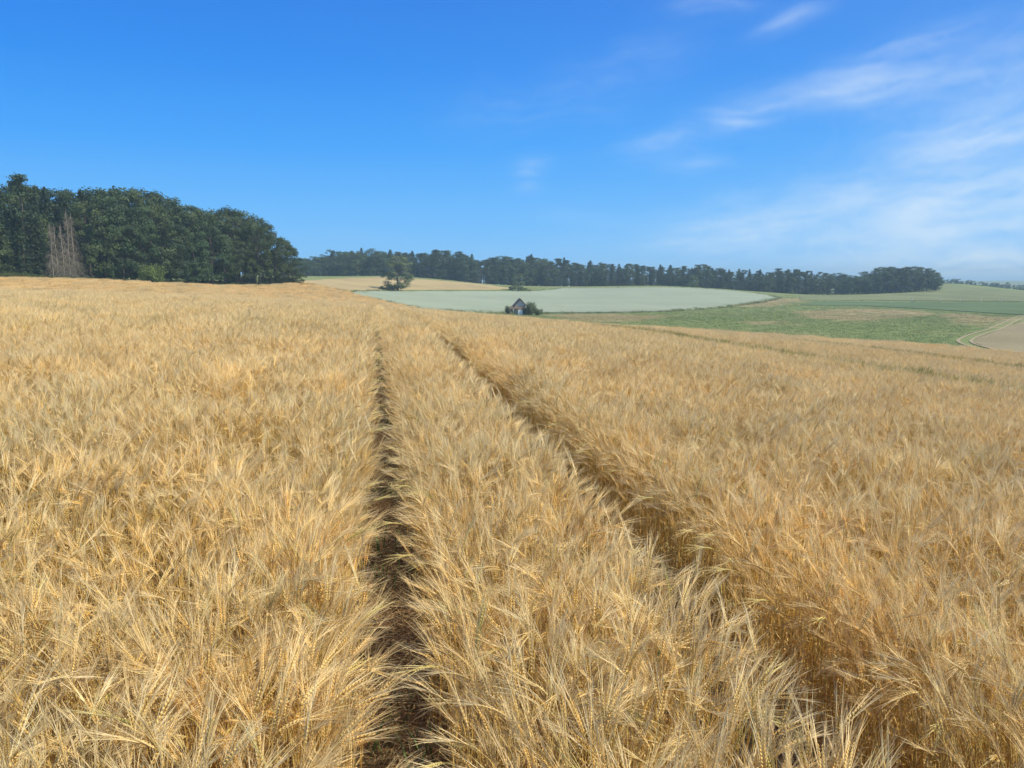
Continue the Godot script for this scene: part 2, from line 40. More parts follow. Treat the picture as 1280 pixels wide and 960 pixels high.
func spline(x: float, z: float) -> float:
	var qx := x / 100.0
	var qz := z / 100.0
	var s: float = TERRAIN_PLANE[0] + TERRAIN_PLANE[1] * qx + TERRAIN_PLANE[2] * qz
	var n := points.size()
	var i := 0
	while i < n:
		var dx := qx - points[i]
		var dz := qz - points[i + 1]
		var d := dx * dx + dz * dz
		if d > 1e-9:
			s += points[i + 2] * 0.5 * d * log(d)
		i += 3
	return s + maxf(0.0, Vector2(x, z).length() - 750.0) * 0.007   # hills far off

func prepare_terrain() -> void:
	for i in range(0, TERRAIN_POINTS.size(), 3):
		points.append(TERRAIN_POINTS[i] / 100.0)
		points.append(TERRAIN_POINTS[i + 1] / 100.0)
		points.append(TERRAIN_POINTS[i + 2])
	grid.resize(GNX * GNZ)
	for j in GNZ:
		for i in GNX:
			grid[j * GNX + i] = spline(GX0 + i * CELL, GZ0 + j * CELL)

func ground_y(x: float, z: float) -> float:
	var fx := (x - GX0) / CELL
	var fz := (z - GZ0) / CELL
	var i := int(floor(fx))
	var j := int(floor(fz))
	if i < 0 or j < 0 or i >= GNX - 1 or j >= GNZ - 1:
		return spline(x, z)
	fx -= i
	fz -= j
	var k := j * GNX + i
	return lerpf(lerpf(grid[k], grid[k + 1], fx), lerpf(grid[k + GNX], grid[k + GNX + 1], fx), fz)

func ground_normal(x: float, z: float) -> Vector3:
	return Vector3(ground_y(x - 1.5, z) - ground_y(x + 1.5, z), 3.0, ground_y(x, z - 1.5) - ground_y(x, z + 1.5)).normalized()

# ---------------------------------------------------------------- mesh helper
class Shape:
	var v := PackedVector3Array()
	var n := PackedVector3Array()
	var c := PackedColorArray()
	var uv := PackedVector2Array()
	func tri(a: Vector3, b: Vector3, d: Vector3, col: Color) -> void:
		var m := (d - a).cross(b - a).normalized()
		v.append(a); v.append(b); v.append(d)
		n.append(m); n.append(m); n.append(m)
		c.append(col); c.append(col); c.append(col)
	func quad(a: Vector3, b: Vector3, d: Vector3, e: Vector3, col: Color) -> void:
		tri(a, b, d, col)
		tri(a, d, e, col)
	func smooth_tri(a: Vector3, b: Vector3, d: Vector3, na: Vector3, nb: Vector3, nd: Vector3, col: Color) -> void:
		var m := (d - a).cross(b - a)
		if m.dot(na + nb + nd) < 0.0:
			v.append(a); v.append(d); v.append(b)
			n.append(na); n.append(nd); n.append(nb)
		else:
			v.append(a); v.append(b); v.append(d)
			n.append(na); n.append(nb); n.append(nd)
		c.append(col); c.append(col); c.append(col)
	func tube(path: Array, radii: Array, sides: int, col: Color) -> void:
		var rings := []
		for i in path.size():
			var d: Vector3 = (path[mini(i + 1, path.size() - 1)] - path[maxi(i - 1, 0)]).normalized()
			var s := d.cross(Vector3(0.31, 0.2, 0.93)).normalized()
			var t := d.cross(s)
			var ring := []
			for k in sides:
				var a := TAU * k / sides
				ring.append(s * cos(a) + t * sin(a))
			rings.append(ring)
		for i in path.size() - 1:
			for k in sides:
				var l := (k + 1) % sides
				var na: Vector3 = rings[i][k]; var nb: Vector3 = rings[i][l]
				var nc: Vector3 = rings[i + 1][l]; var nd: Vector3 = rings[i + 1][k]
				var a: Vector3 = path[i] + na * radii[i]; var b: Vector3 = path[i] + nb * radii[i]
				var cc: Vector3 = path[i + 1] + nc * radii[i + 1]; var d: Vector3 = path[i + 1] + nd * radii[i + 1]
				smooth_tri(a, b, cc, na, nb, nc, col)
				smooth_tri(a, cc, d, na, nc, nd, col)
	func box(lo: Vector3, hi: Vector3, col: Color) -> void:
		var p := []
		for k in 8:
			p.append(Vector3(hi.x if k & 1 else lo.x, hi.y if k & 2 else lo.y, hi.z if k & 4 else lo.z))
		for f in [[0, 2, 3, 1], [4, 5, 7, 6], [0, 4, 6, 2], [1, 3, 7, 5], [2, 6, 7, 3], [0, 1, 5, 4]]:
			var m: Vector3 = (p[f[2]] - p[f[0]]).cross(p[f[1]] - p[f[0]])
			var mid: Vector3 = (p[f[0]] + p[f[2]]) * 0.5 - (lo + hi) * 0.5
			if m.dot(mid) > 0.0:
				quad(p[f[0]], p[f[1]], p[f[2]], p[f[3]], col)
			else:
				quad(p[f[3]], p[f[2]], p[f[1]], p[f[0]], col)
	func build(material: Material) -> ArrayMesh:
		var a := []
		a.resize(Mesh.ARRAY_MAX)
		a[Mesh.ARRAY_VERTEX] = v
		a[Mesh.ARRAY_NORMAL] = n
		a[Mesh.ARRAY_COLOR] = c
		if uv.size() == v.size():
			a[Mesh.ARRAY_TEX_UV] = uv
		var m := ArrayMesh.new()
		m.add_surface_from_arrays(Mesh.PRIMITIVE_TRIANGLES, a)
		m.surface_set_material(0, material)
		return m

func put_mesh(called: String, m: Mesh, parent: Node3D) -> MeshInstance3D:
	var o := MeshInstance3D.new()
	o.name = called
	o.mesh = m
	parent.add_child(o, true)
	return o

var used := {}
func numbered(called: String) -> String:
	var k: int = used.get(called, -1) + 1
	used[called] = k
	return called if k == 0 else "%s_%03d" % [called, k]

func tag(o: Node3D, label: String, category: String, group := "", kind := "") -> void:
	if label: o.set_meta("label", label)
	if category: o.set_meta("category", category)
	if group: o.set_meta("group", group)
	if kind: o.set_meta("kind", kind)

func thing(called: String, at: Vector3, label: String, category: String, group := "") -> Node3D:
	var o := Node3D.new()
	o.name = numbered(called)
	add_child(o)
	o.position = at
	tag(o, label, category, group)
	return o

func scatter(called: String, m: Mesh, where: Array, tints: PackedColorArray, parent: Node3D) -> MultiMeshInstance3D:
	var mm := MultiMesh.new()
	mm.transform_format = MultiMesh.TRANSFORM_3D
	mm.use_colors = true
	mm.mesh = m
	mm.instance_count = where.size()
	for i in where.size():
		mm.set_instance_transform(i, where[i])
		mm.set_instance_color(i, tints[i])
	var o := MultiMeshInstance3D.new()
	o.name = called
	o.multimesh = mm
	o.set_meta("kind", "stuff")
	parent.add_child(o, true)
	return o

# ---------------------------------------------------------------- materials
func noise_texture(freq: float, octaves: int, ramp: Array, number: int, size := 512, kind := FastNoiseLite.TYPE_SIMPLEX_SMOOTH) -> NoiseTexture2D:
	var f := FastNoiseLite.new()
	f.noise_type = kind
	f.frequency = freq
	f.fractal_octaves = octaves
	f.seed = number
	var t := NoiseTexture2D.new()
	t.noise = f
	t.width = size
	t.height = size
	t.seamless = true
	var g := Gradient.new()
	var offs := PackedFloat32Array()
	var cols := PackedColorArray()
	for i in ramp.size():
		offs.append(float(i) / (ramp.size() - 1))
		cols.append(ramp[i])
	g.offsets = offs
	g.colors = cols
	t.color_ramp = g
	return t

func plain(rough: float, backlight := 0.0) -> StandardMaterial3D:
	var m := StandardMaterial3D.new()
	m.vertex_color_use_as_albedo = true
	m.roughness = rough
	m.metallic_specular = 0.35
	m.cull_mode = BaseMaterial3D.CULL_DISABLED
	if backlight > 0.0:
		m.backlight_enabled = true
		m.backlight = Color(1, 1, 1).darkened(1.0 - Color(backlight, backlight, backlight).linear_to_srgb().r)
	return m

func grainy(scale: float, ramp: Array, number: int, relief := 0.0) -> StandardMaterial3D:
	var m := StandardMaterial3D.new()
	m.vertex_color_use_as_albedo = true
	m.roughness = 0.95
	m.metallic_specular = 0.2
	m.albedo_texture = noise_texture(0.02, 5, ramp, number)
	m.uv1_triplanar = true
	m.uv1_world_triplanar = true
	m.uv1_scale = Vector3.ONE * scale
	if relief > 0.0:
		m.heightmap_enabled = true
		m.heightmap_texture = noise_texture(0.03, 5, [Color.BLACK, Color.WHITE], number + 7)
		m.heightmap_scale = relief
	return m

# ---------------------------------------------------------------- sky
func sky_gradient(height: float) -> Color:
	var keys := [[0.0, Color(0.25, 0.60, 1.0)], [4.0, Color(0.16, 0.51, 1.0)], [9.0, Color(0.062, 0.375, 0.97)], [14.0, Color(0.028, 0.27, 0.88)], [20.0, Color(0.014, 0.19, 0.76)], [35.0, Color(0.012, 0.145, 0.60)], [90.0, Color(0.010, 0.105, 0.45)]]
	for i in keys.size() - 1:
		if height <= keys[i + 1][0]:
			var t: float = (height - keys[i][0]) / (keys[i + 1][0] - keys[i][0])
			return keys[i][1].lerp(keys[i + 1][1], t)
	return keys[-1][1]

func direction(az: float, el: float) -> Vector3:
	return Vector3(sin(az) * cos(el), sin(el), -cos(az) * cos(el))

func pixel_ray(u: float, v: float) -> Vector3:
	return (eye_basis * Vector3((u - 640.0) / 962.0, -(v - 480.0) / 962.0, -1.0)).normalized()

func make_sky() -> PanoramaSkyMaterial:
	var w := 640
	var h := 320
	var im := Image.create(w + 32, h, false, Image.FORMAT_RGBF)   # 16 columns more on either side, cut off again below
	var sun := direction(deg_to_rad(SUN_AZIMUTH), deg_to_rad(SUN_HEIGHT))
	var wisp := FastNoiseLite.new()
	wisp.frequency = 0.9
	wisp.fractal_octaves = 4
	wisp.seed = 11
	var bank := FastNoiseLite.new()
	bank.frequency = 0.35
	bank.seed = 4
	for j in h:
		var el := PI * (0.5 - (j + 0.5) / h)
		if el < -0.03:
			im.fill_rect(Rect2i(0, j, w + 32, h - j), Color(0.36, 0.60, 0.90))
			break
		var base := sky_gradient(maxf(rad_to_deg(el), 0.0))
		for i in w + 32:
			var az := TAU * (i - 15.5) / w
			var d := direction(az, el)
			var away := rad_to_deg(acos(clampf(d.dot(sun), -1.0, 1.0)))
			var c := base.lerp(Color(0.40, 0.70, 1.0), 0.5 * exp(-pow(away / 62.0, 2.0)))
			# thin veils of high cloud, here and there all over the sky
			var p := d / (maxf(d.y, 0.0) + 0.16)
			var veil := clampf(bank.get_noise_2d(p.x * 0.6 + p.z * 0.25, p.z) * 1.6 - 0.25, 0.0, 1.0) * clampf(0.55 + wisp.get_noise_2d(p.x * 0.35 + p.z * 0.9, p.z * 1.6) * 1.1, 0.0, 1.0)
			c = c.lerp(Color(0.66, 0.84, 1.0), 0.22 * veil * clampf((el + 0.0) * 12.0, 0.0, 1.0))
			im.set_pixel(i, j, c)
	w = 2560
	h = 1280
	im.resize(w + 128, h, Image.INTERPOLATE_CUBIC)
	im = im.get_region(Rect2i(64, 0, w, h))
	# streaks of cirrus: centre in the picture, half length and half width in degrees, tilt, strength
	var fibre := FastNoiseLite.new()
	fibre.frequency = 0.55
	fibre.fractal_octaves = 5
	fibre.fractal_gain = 0.55
	fibre.seed = 21
	var puff := FastNoiseLite.new()
	puff.frequency = 0.22
	puff.fractal_octaves = 4
	puff.seed = 8
	for s in [[1105, 98, 6.5, 1.05, 5, 0.45], [1060, 112, 4.0, 1.0, 2, 0.35], [1245, 158, 5.0, 1.5, 14, 0.5], [1190, 182, 3.2, 1.4, 8, 0.35], [992, 22, 2.2, 0.6, 20, 0.28], [897, 4, 2.6, 0.9, 0, 0.26], [1150, 52, 3.5, 0.8, 12, 0.25], [660, 226, 1.0, 0.9, 0, 0.2], [664, 202, 1.5, 0.5, 0, 0.18], [922, 145, 2.4, 1.0, 0, 0.32], [846, 172, 4.0, 1.1, 6, 0.26], [860, 205, 2.6, 0.6, 0, 0.2], [1050, 278, 13.0, 1.7, 6, 0.5], [1010, 252, 8.0, 1.3, 8, 0.3], [1250, 244, 6.5, 1.2, 5, 0.45], [1240, 330, 7.0, 1.6, 0, 0.8], [845, 298, 3.0, 0.7, 2, 0.25], [790, 78, 4.0, 1.3, 8, 0.16], [1320, 210, 8.0, 3.0, 8, 0.4], [1400, 90, 9.0, 3.0, 6, 0.4], [1230, 285, 8.0, 1.4, 3, 0.5], [1180, 338, 10.0, 1.3, 0, 0.5], [700, 130, 7.0, 2.0, 5, 0.08], [1180, 300, 14.0, 4.0, 3, 0.3], [1290, 120, 13.0, 5.0, 8, 0.08]]:
		var d0 := pixel_ray(s[0], s[1])
		var az0 := atan2(d0.x, -d0.z)
		var el0 := asin(d0.y)
		var reach := deg_to_rad(s[2] * 2.2)
		var rise := deg_to_rad(s[3] * 2.4 + s[2] * 0.7)
		for j in range(maxi(0, int((0.5 - (el0 + rise) / PI) * h)), mini(h / 2, int((0.5 - (el0 - rise) / PI) * h))):
			var el := PI * (0.5 - (j + 0.5) / h)
			for i in range(int((az0 - reach) / TAU * w), int((az0 + reach) / TAU * w)):
				var x := rad_to_deg((TAU * (i + 0.5) / w - az0) * cos(el0))
				var y := rad_to_deg(el - el0)
				var tilt := deg_to_rad(s[4])
				var a := x * cos(tilt) + y * sin(tilt)
				var b := -x * sin(tilt) + y * cos(tilt)
				b += 0.5 * s[3] * puff.get_noise_2d(x * 0.8 + s[0], y * 0.8)
				var e := pow(absf(a) / s[2], 2.0) + pow(absf(b) / s[3], 2.0)
				if e > 5.0:
					continue
				var wispy := clampf(0.62 + 0.85 * fibre.get_noise_2d(a * 0.16 + b * 0.2 + s[1], b * 1.9), 0.0, 1.2) * clampf(0.85 + puff.get_noise_2d(a * 0.5, b * 1.4 + s[0]) * 0.9, 0.0, 1.3)
				var k: float = s[5] * exp(-e * 1.1) * wispy
				var ii := posmod(i, w)
				im.set_pixel(ii, j, im.get_pixel(ii, j).lerp(Color(0.74, 0.88, 1.0), clampf(k * 1.05, 0.0, 0.7)))
	var m := PanoramaSkyMaterial.new()
	m.panorama = ImageTexture.create_from_image(im)
	return m

# ---------------------------------------------------------------- field sheets
func inside(poly: PackedVector2Array, p: Vector2) -> bool:
	return Geometry2D.is_point_in_polygon(p, poly)

func sheet(poly: PackedVector2Array, cell: float, lift: float, skirt: float, tint: Callable) -> Shape:
	var s := Shape.new()
	var lo := poly[0]
	var hi := poly[0]
	for p in poly:
		lo = lo.min(p)
		hi = hi.max(p)
	var nx := int(ceil((hi.x - lo.x) / cell))
	var nz := int(ceil((hi.y - lo.y) / cell))
	for j in nz:
		for i in nx:
			var q := PackedVector2Array([lo + Vector2(i, j) * cell, lo + Vector2(i + 1, j) * cell, lo + Vector2(i + 1, j + 1) * cell, lo + Vector2(i, j + 1) * cell])
			var pieces := Geometry2D.intersect_polygons(q, poly)
			for piece in pieces:
				var idx := Geometry2D.triangulate_polygon(piece)
				for k in range(0, idx.size(), 3):
					var t := []
					for e in 3:
						var g: Vector2 = piece[idx[k + e]]
						t.append(Vector3(g.x, ground_y(g.x, g.y) + lift, g.y))
					s.smooth_tri(t[0], t[1], t[2], ground_normal(t[0].x, t[0].z), ground_normal(t[1].x, t[1].z), ground_normal(t[2].x, t[2].z), tint.call((t[0] + t[1] + t[2]) / 3.0))
	if skirt > 0.0:
		for i in poly.size():
			var a := poly[i]
			var b := poly[(i + 1) % poly.size()]
			var n := maxi(1, int(a.distance_to(b) / 3.0))
			for k in n:
				var p := a.lerp(b, float(k) / n)
				var r := a.lerp(b, float(k + 1) / n)
				var py := ground_y(p.x, p.y) + lift
				var ry := ground_y(r.x, r.y) + lift
				s.quad(Vector3(p.x, py, p.y), Vector3(r.x, ry, r.y), Vector3(r.x, ry - skirt, r.y), Vector3(p.x, py - skirt, p.y), tint.call(Vector3(p.x, py, p.y)))
	return s

func structure(called: String, m: Mesh) -> MeshInstance3D:
	var o := put_mesh(called, m, self)
	o.set_meta("kind", "structure")
	return o

func meadow_color(x: float, z: float) -> Color:
	var dry := 0.0
	var p := Vector2(x + wave_noise.get_noise_2d(x * 6.0, z * 6.0) * 5.0, z + wave_noise.get_noise_2d(z * 6.0, x * 6.0 + 90.0) * 5.0)
	for poly in DRY_PATCHES:
		if inside(PackedVector2Array(poly), p):
			dry = 0.75
	dry = clampf(dry + tone_noise.get_noise_2d(x * 2.2, z * 2.2) * 0.35 + wave_noise.get_noise_2d(x * 14.0, z * 14.0) * 0.2, 0.0, 1.0)
	return Color(0.215, 0.262, 0.098).lerp(Color(0.42, 0.335, 0.175), dry)

# ---------------------------------------------------------------- barley
const AWN := Color(0.91, 0.71, 0.355)
const GRAIN := Color(0.79, 0.565, 0.19)
const STEM := Color(0.77, 0.55, 0.17)
const BLADE := Color(0.72, 0.53, 0.20)

func vary(c: Color, k := 0.14) -> Color:
	var f := 1.0 + rng.randf_range(-k, k)
	var g := rng.randf_range(-0.05, 0.05)
	return Color(c.r * f * (1.0 + g), c.g * f, c.b * f * (1.0 - 2.0 * g))

# one barley plant: shapes for stem, ear, awns, leaves (they may be the same shape)
func plant(stem: Shape, ear: Shape, awns: Shape, blades: Shape, base: Vector3, tall: float, lean: Vector2, towards: float, nod: float, detail: int, green := 0.0) -> void:
	var side := Vector3(cos(towards), 0, sin(towards))
	var neck := base + Vector3(lean.x * tall, tall, lean.y * tall)
	var d := Vector3(lean.x * 1.3, 1.0, lean.y * 1.3).normalized()
	var axis := d.cross(side).normalized()
	var path := [base, base + Vector3(lean.x * 0.4 * tall, tall * 0.55, lean.y * 0.4 * tall), neck]
	var stem_color := vary(STEM.lerp(Color(0.36, 0.40, 0.10), green))
	var grain_color := vary(GRAIN.lerp(Color(0.52, 0.50, 0.12), green))
	var awn_color := vary(AWN.lerp(Color(0.66, 0.60, 0.22), green))
	var p := neck
	var steps := 3 if detail == 0 else 2
	for k in steps:
		d = d.rotated(axis, nod * 0.62 / steps)
		p += d * 0.075 / steps
		path.append(p)
	if detail == 0:
		stem.tube(path, [0.0019, 0.0017, 0.0014, 0.0012, 0.0011, 0.001], 3, stem_color)
	elif detail == 1:
		stem.tube([path[0], path[2], path[4]], [0.0026, 0.0022, 0.0018], 3, stem_color)
	else:
		var wide := side.rotated(Vector3.UP, rng.randf() * TAU) * 0.006
		stem.quad(base.lerp(neck, 0.4) - wide, base.lerp(neck, 0.4) + wide, p + wide * 0.6, p - wide * 0.6, stem_color)
	var long := rng.randf_range(0.072, 0.1)
	var flat := axis.rotated(d, rng.randf_range(-0.9, 0.9))
	if detail == 0:
		var count := 10
		for i in count:
			d = d.rotated(axis, nod * 0.38 / count)
			var f := flat - d * flat.dot(d)
			f = f.normalized()
			var b := d.cross(f)
			for s in [-1.0, 1.0]:
				var fat := 1.0 - 0.45 * absf(float(i) / (count - 1) * 2.0 - 0.8)
				var c0: Vector3 = p + f * s * 0.0026
				var g: Vector3 = (d + f * s * 0.34).normalized()
				var tip: Vector3 = c0 + g * 0.0125
				var mid: Vector3 = c0 + g * 0.005
				var ww := 0.0035 * fat
				var col := vary(grain_color, 0.16)
				var q := [mid + f * ww, mid + b * ww * 1.2, mid - f * ww, mid - b * ww * 1.2]
				for e in 4:
					ear.tri(c0, q[e], q[(e + 1) % 4], col)
					ear.tri(tip, q[(e + 1) % 4], q[e], col)
				# the awn of this grain
				var w: Vector3 = (d + f * s * rng.randf_range(0.02, 0.24) + b * rng.randf_range(-0.17, 0.17)).normalized()
				var l := rng.randf_range(0.08, 0.12)
				var bend: Vector3 = w.rotated(axis, rng.randf_range(-0.05, 0.22))
				var across := w.cross(Vector3(rng.randf() - 0.5, rng.randf() - 0.5, rng.randf() - 0.5)).normalized() * 0.00062
				var m1 := tip + w * l * 0.5
				var m2 := m1 + bend * l * 0.5
				var ac := vary(awn_color, 0.12)
				awns.quad(tip - across, tip + across, m1 + across * 0.8, m1 - across * 0.8, ac)
				awns.tri(m1 - across * 0.8, m1 + across * 0.8, m2, ac)
			p += d * long / count
	else:
		var e0 := p
		var d1 := d.rotated(axis, nod * 0.38)
		var e1 := p + (d + d1) * 0.5 * long
		var ww := 0.0052 if detail == 1 else 0.008
		if detail == 1:
			ear.tube([e0, e0.lerp(e1, 0.4), e1], [ww * 0.5, ww, ww * 0.4], 4, grain_color)
		else:
			var b2 := d1.cross(Vector3(rng.randf() - 0.5, 0.3, rng.randf() - 0.5)).normalized() * ww
			ear.tri(e0, e0.lerp(e1, 0.4) + b2, e1, grain_color)
			ear.tri(e0, e1, e0.lerp(e1, 0.4) - b2, grain_color)
		var count := 12 if detail == 1 else 7
		for i in count:
			var root := e0.lerp(e1, (i + 0.5) / count)
			var w := (d1 + Vector3(rng.randf() - 0.5, rng.randf() - 0.5, rng.randf() - 0.5) * 0.55).normalized()
			var l := rng.randf_range(0.10, 0.15)
			var across := w.cross(Vector3(rng.randf() - 0.5, rng.randf() - 0.5, rng.randf() - 0.5)).normalized() * (0.0012 if detail == 1 else 0.003)
			awns.tri(root - across, root + across, root + w * l, vary(awn_color, 0.12))
	# dry leaves
	for k in (2 if detail == 0 else (1 if detail == 1 else 0)):
		var at := base.lerp(neck, rng.randf_range(0.2, 0.7))
		var a := rng.randf() * TAU
		var o := Vector3(cos(a), rng.randf_range(0.1, 0.9), sin(a)).normalized()
		var l := rng.randf_range(0.08, 0.16)
		var w := o.cross(Vector3.UP).normalized() * rng.randf_range(0.002, 0.0042)
		var mid := at + o * l * 0.5
		var end := mid + (o + Vector3(0, -rng.randf_range(0.6, 1.9), 0)).normalized() * l * 0.5
		var col := vary(BLADE.lerp(Color(0.30, 0.36, 0.10), green), 0.2)
		blades.quad(at - w * 0.5, at + w * 0.5, mid + w, mid - w, col)
		blades.tri(mid - w, mid + w, end, col)

func random_nod() -> float:
	var k := rng.randf()
	if k < 0.5:
		return rng.randf_range(0.1, 0.75)
	if k < 0.87:
		return rng.randf_range(0.7, 1.5)
	return rng.randf_range(1.5, 2.3)

func clump(size: float, count: int, detail: int, edge: bool) -> Shape:
	var s := Shape.new()
	for i in count:
		var base := Vector3(rng.randf_range(-0.5, 0.5) * size, 0, rng.randf_range(-0.5, 0.5) * size)
		var towards := rng.randf() * TAU
		if rng.randf() < 0.35:
			towards = rng.randfn(0.0, 0.8)
		var tall := rng.randfn(0.56, 0.045)
		if rng.randf() < 0.12:
			tall -= 0.14
		var lean := Vector2(rng.randfn(0.0, 0.08), rng.randfn(0.0, 0.08))
		var nod := random_nod()
		if edge:
			towards = rng.randfn(0.0, 0.9) if rng.randf() < 0.7 else rng.randf() * TAU
			nod = rng.randf_range(0.2, 1.7)
			lean = Vector2(rng.randfn(0.0, 0.09), rng.randfn(0.0, 0.08))
			tall = rng.randfn(0.5, 0.08)
		plant(s, s, s, s, base, tall, lean, towards, nod, detail, 0.55 if rng.randf() < (0.05 if edge else 0.015) else 0.0)
	return s

func track_gap(x: float) -> float:
	var near := 99.0
	for t in TRACKS:
		if absf(x - t) < absf(near):
			near = x - t
	return near

func barley_tint(x: float, z: float) -> Color:
	var a := tone_noise.get_noise_2d(x * 9.0, z * 9.0)
	var b := tone_noise.get_noise_2d(x * 40.0 + 300.0, z * 40.0)
	var c := tone_noise.get_noise_2d(x * 1.4 + 70.0, z * 1.4)
	var f := 1.0 + 0.05 * a + 0.15 * b + rng.randf_range(-0.06, 0.06)
	var hue := 0.14 * b + 0.04 * a + 0.04 * c
	return Color(f * (1.0 + hue * 0.25), f * (1.0 - hue * 0.15), f * (1.0 - hue * 0.9))

func barley_place(x: float, z: float, turn: float, extra_lean: Vector2) -> Transform3D:
	var lx := lean_noise.get_noise_2d(x, z) * 0.30 * smoothstep(0.2, 1.1, absf(track_gap(x))) + extra_lean.x
	var lz := lean_noise.get_noise_2d(x + 500.0, z + 80.0) * 0.30 + extra_lean.y
	var tall := 1.0 + 0.10 * lean_noise.get_noise_2d(x * 0.5 + 900.0, z * 0.5) + rng.randf_range(-0.05, 0.05) - 0.25 * (lx * lx + lz * lz)
	var b := Basis(Vector3.UP, turn)
	var shear := Basis(Vector3(1, 0, 0), Vector3(lx, tall, lz), Vector3(0, 0, 1))
	return Transform3D(shear * b, Vector3(x, ground_y(x, z) + SOIL - 0.01, z))

func barley() -> void:
	var m := plain(0.48, 0.42)
	var field := PackedVector2Array(BARLEY_EDGE)
	var whole := Node3D.new()
	whole.name = "barley"
	add_child(whole)
	tag(whole, "ripe golden barley with long pale awns covering the whole near field", "barley", "", "stuff")
	var near := []
	var edge := []
	var mid := []
	var mid_edge := []
	var far := []
	var row := []
	var mid_row := []
	for k in 8: near.append([clump(0.42, 58, 0, false), [], PackedColorArray()])
	for k in 5: edge.append([clump(0.16, 13, 0, true), [], PackedColorArray()])
	for k in 4: row.append([clump(0.20, 14, 0, false), [], PackedColorArray()])
	for k in 6: mid.append([clump(0.62, 115, 1, false), [], PackedColorArray()])
	for k in 3: mid_edge.append([clump(0.2, 20, 1, true), [], PackedColorArray()])
	for k in 3: mid_row.append([clump(0.28, 28, 1, false), [], PackedColorArray()])
	for k in 4: far.append([clump(1.7, 800, 2, false), [], PackedColorArray()])
	var put := func(sets: Array, x: float, z: float, turn: float, lean: Vector2, late := false) -> void:
		var s: Array = sets[rng.randi() % sets.size()]
		s[1].append(barley_place(x, z, turn, lean))
		s[2].append(barley_tint(x, z) * (Color(0.47, 0.55, 0.31) if late else Color.WHITE))   # late tillers along the far lanes are still olive green
	for ring in [[0.38, 0.0, 15.0, near, 0.54], [0.56, 15.0, 62.0, mid, 0.64], [1.5, 62.0, 190.0, far, 0.0]]:
		var step: float = ring[0]
		var most: float = ring[2]
		var reach := int(most / step)
		for j in range(-reach, int(3.0 / step)):
			for i in range(-reach, reach):
				var x := (i + 0.5 + rng.randf_range(-0.3, 0.3)) * step
				var z := (j + 0.5 + rng.randf_range(-0.3, 0.3)) * step
				var r := Vector2(x, z).length()
				if r < ring[1] or r >= most or r < 0.75:
					continue
				if r > 4.0:
					var a := rad_to_deg(atan2(x, -z))
					if a < -42.0 or a > 60.0:
						continue
				elif z > 1.0:
					continue
				if r > 60.0 and not inside(field, Vector2(x, z)):
					continue
				if absf(track_gap(x)) < ring[4] + (0.26 if x > 8.0 and ring[4] > 0.0 else (0.10 if x > 0.72 else 0.0)):
					continue
				put.call(ring[3], x, z, rng.randf() * TAU, Vector2.ZERO)
	# the plants beside the wheel tracks lean and nod over them
	for t in TRACKS:
		for s in [-1.0, 1.0]:
			var z := 1.0
			while z > -62.0:
				var x: float = t + s * (rng.randf_range(0.20, 0.28) + (0.0 if t < 1.0 else (0.10 if t < 5.0 else 0.25)))
				var r := Vector2(x, z).length()
				var a := rad_to_deg(atan2(x, -z))
				if r > 0.75 and r < 62.0 and (r < 4.0 or a > -42.0 and a < 60.0):
					put.call(edge if r < 15.0 else mid_edge, x, z, (0.0 if s < 0.0 else PI) + rng.randfn(0.0, 0.3), Vector2(-s * rng.randf_range(-0.1, 0.06), 0.0), t > 5.0)
					for k in 2:
						if rng.randf() < 0.62:
							put.call(row if r < 15.0 else mid_row, t + s * (rng.randf_range(0.37, 0.54) + (0.0 if t < 1.0 else (0.10 if t < 5.0 else 0.2))), z + rng.randf_range(-0.07, 0.07), rng.randf() * TAU, Vector2.ZERO)
					if t > 5.0 and s > 0.0:
						for k in 2: put.call(mid_row, t + rng.randf_range(-0.35, 0.35), z, rng.randf() * TAU, Vector2.ZERO, true)
				z -= 0.10 if r < 15.0 else 0.15
	for sets in [near, edge, row, mid, mid_edge, mid_row, far]:
		for s in sets:
			scatter("barley_plants", s[0].build(m), s[1], s[2], whole)

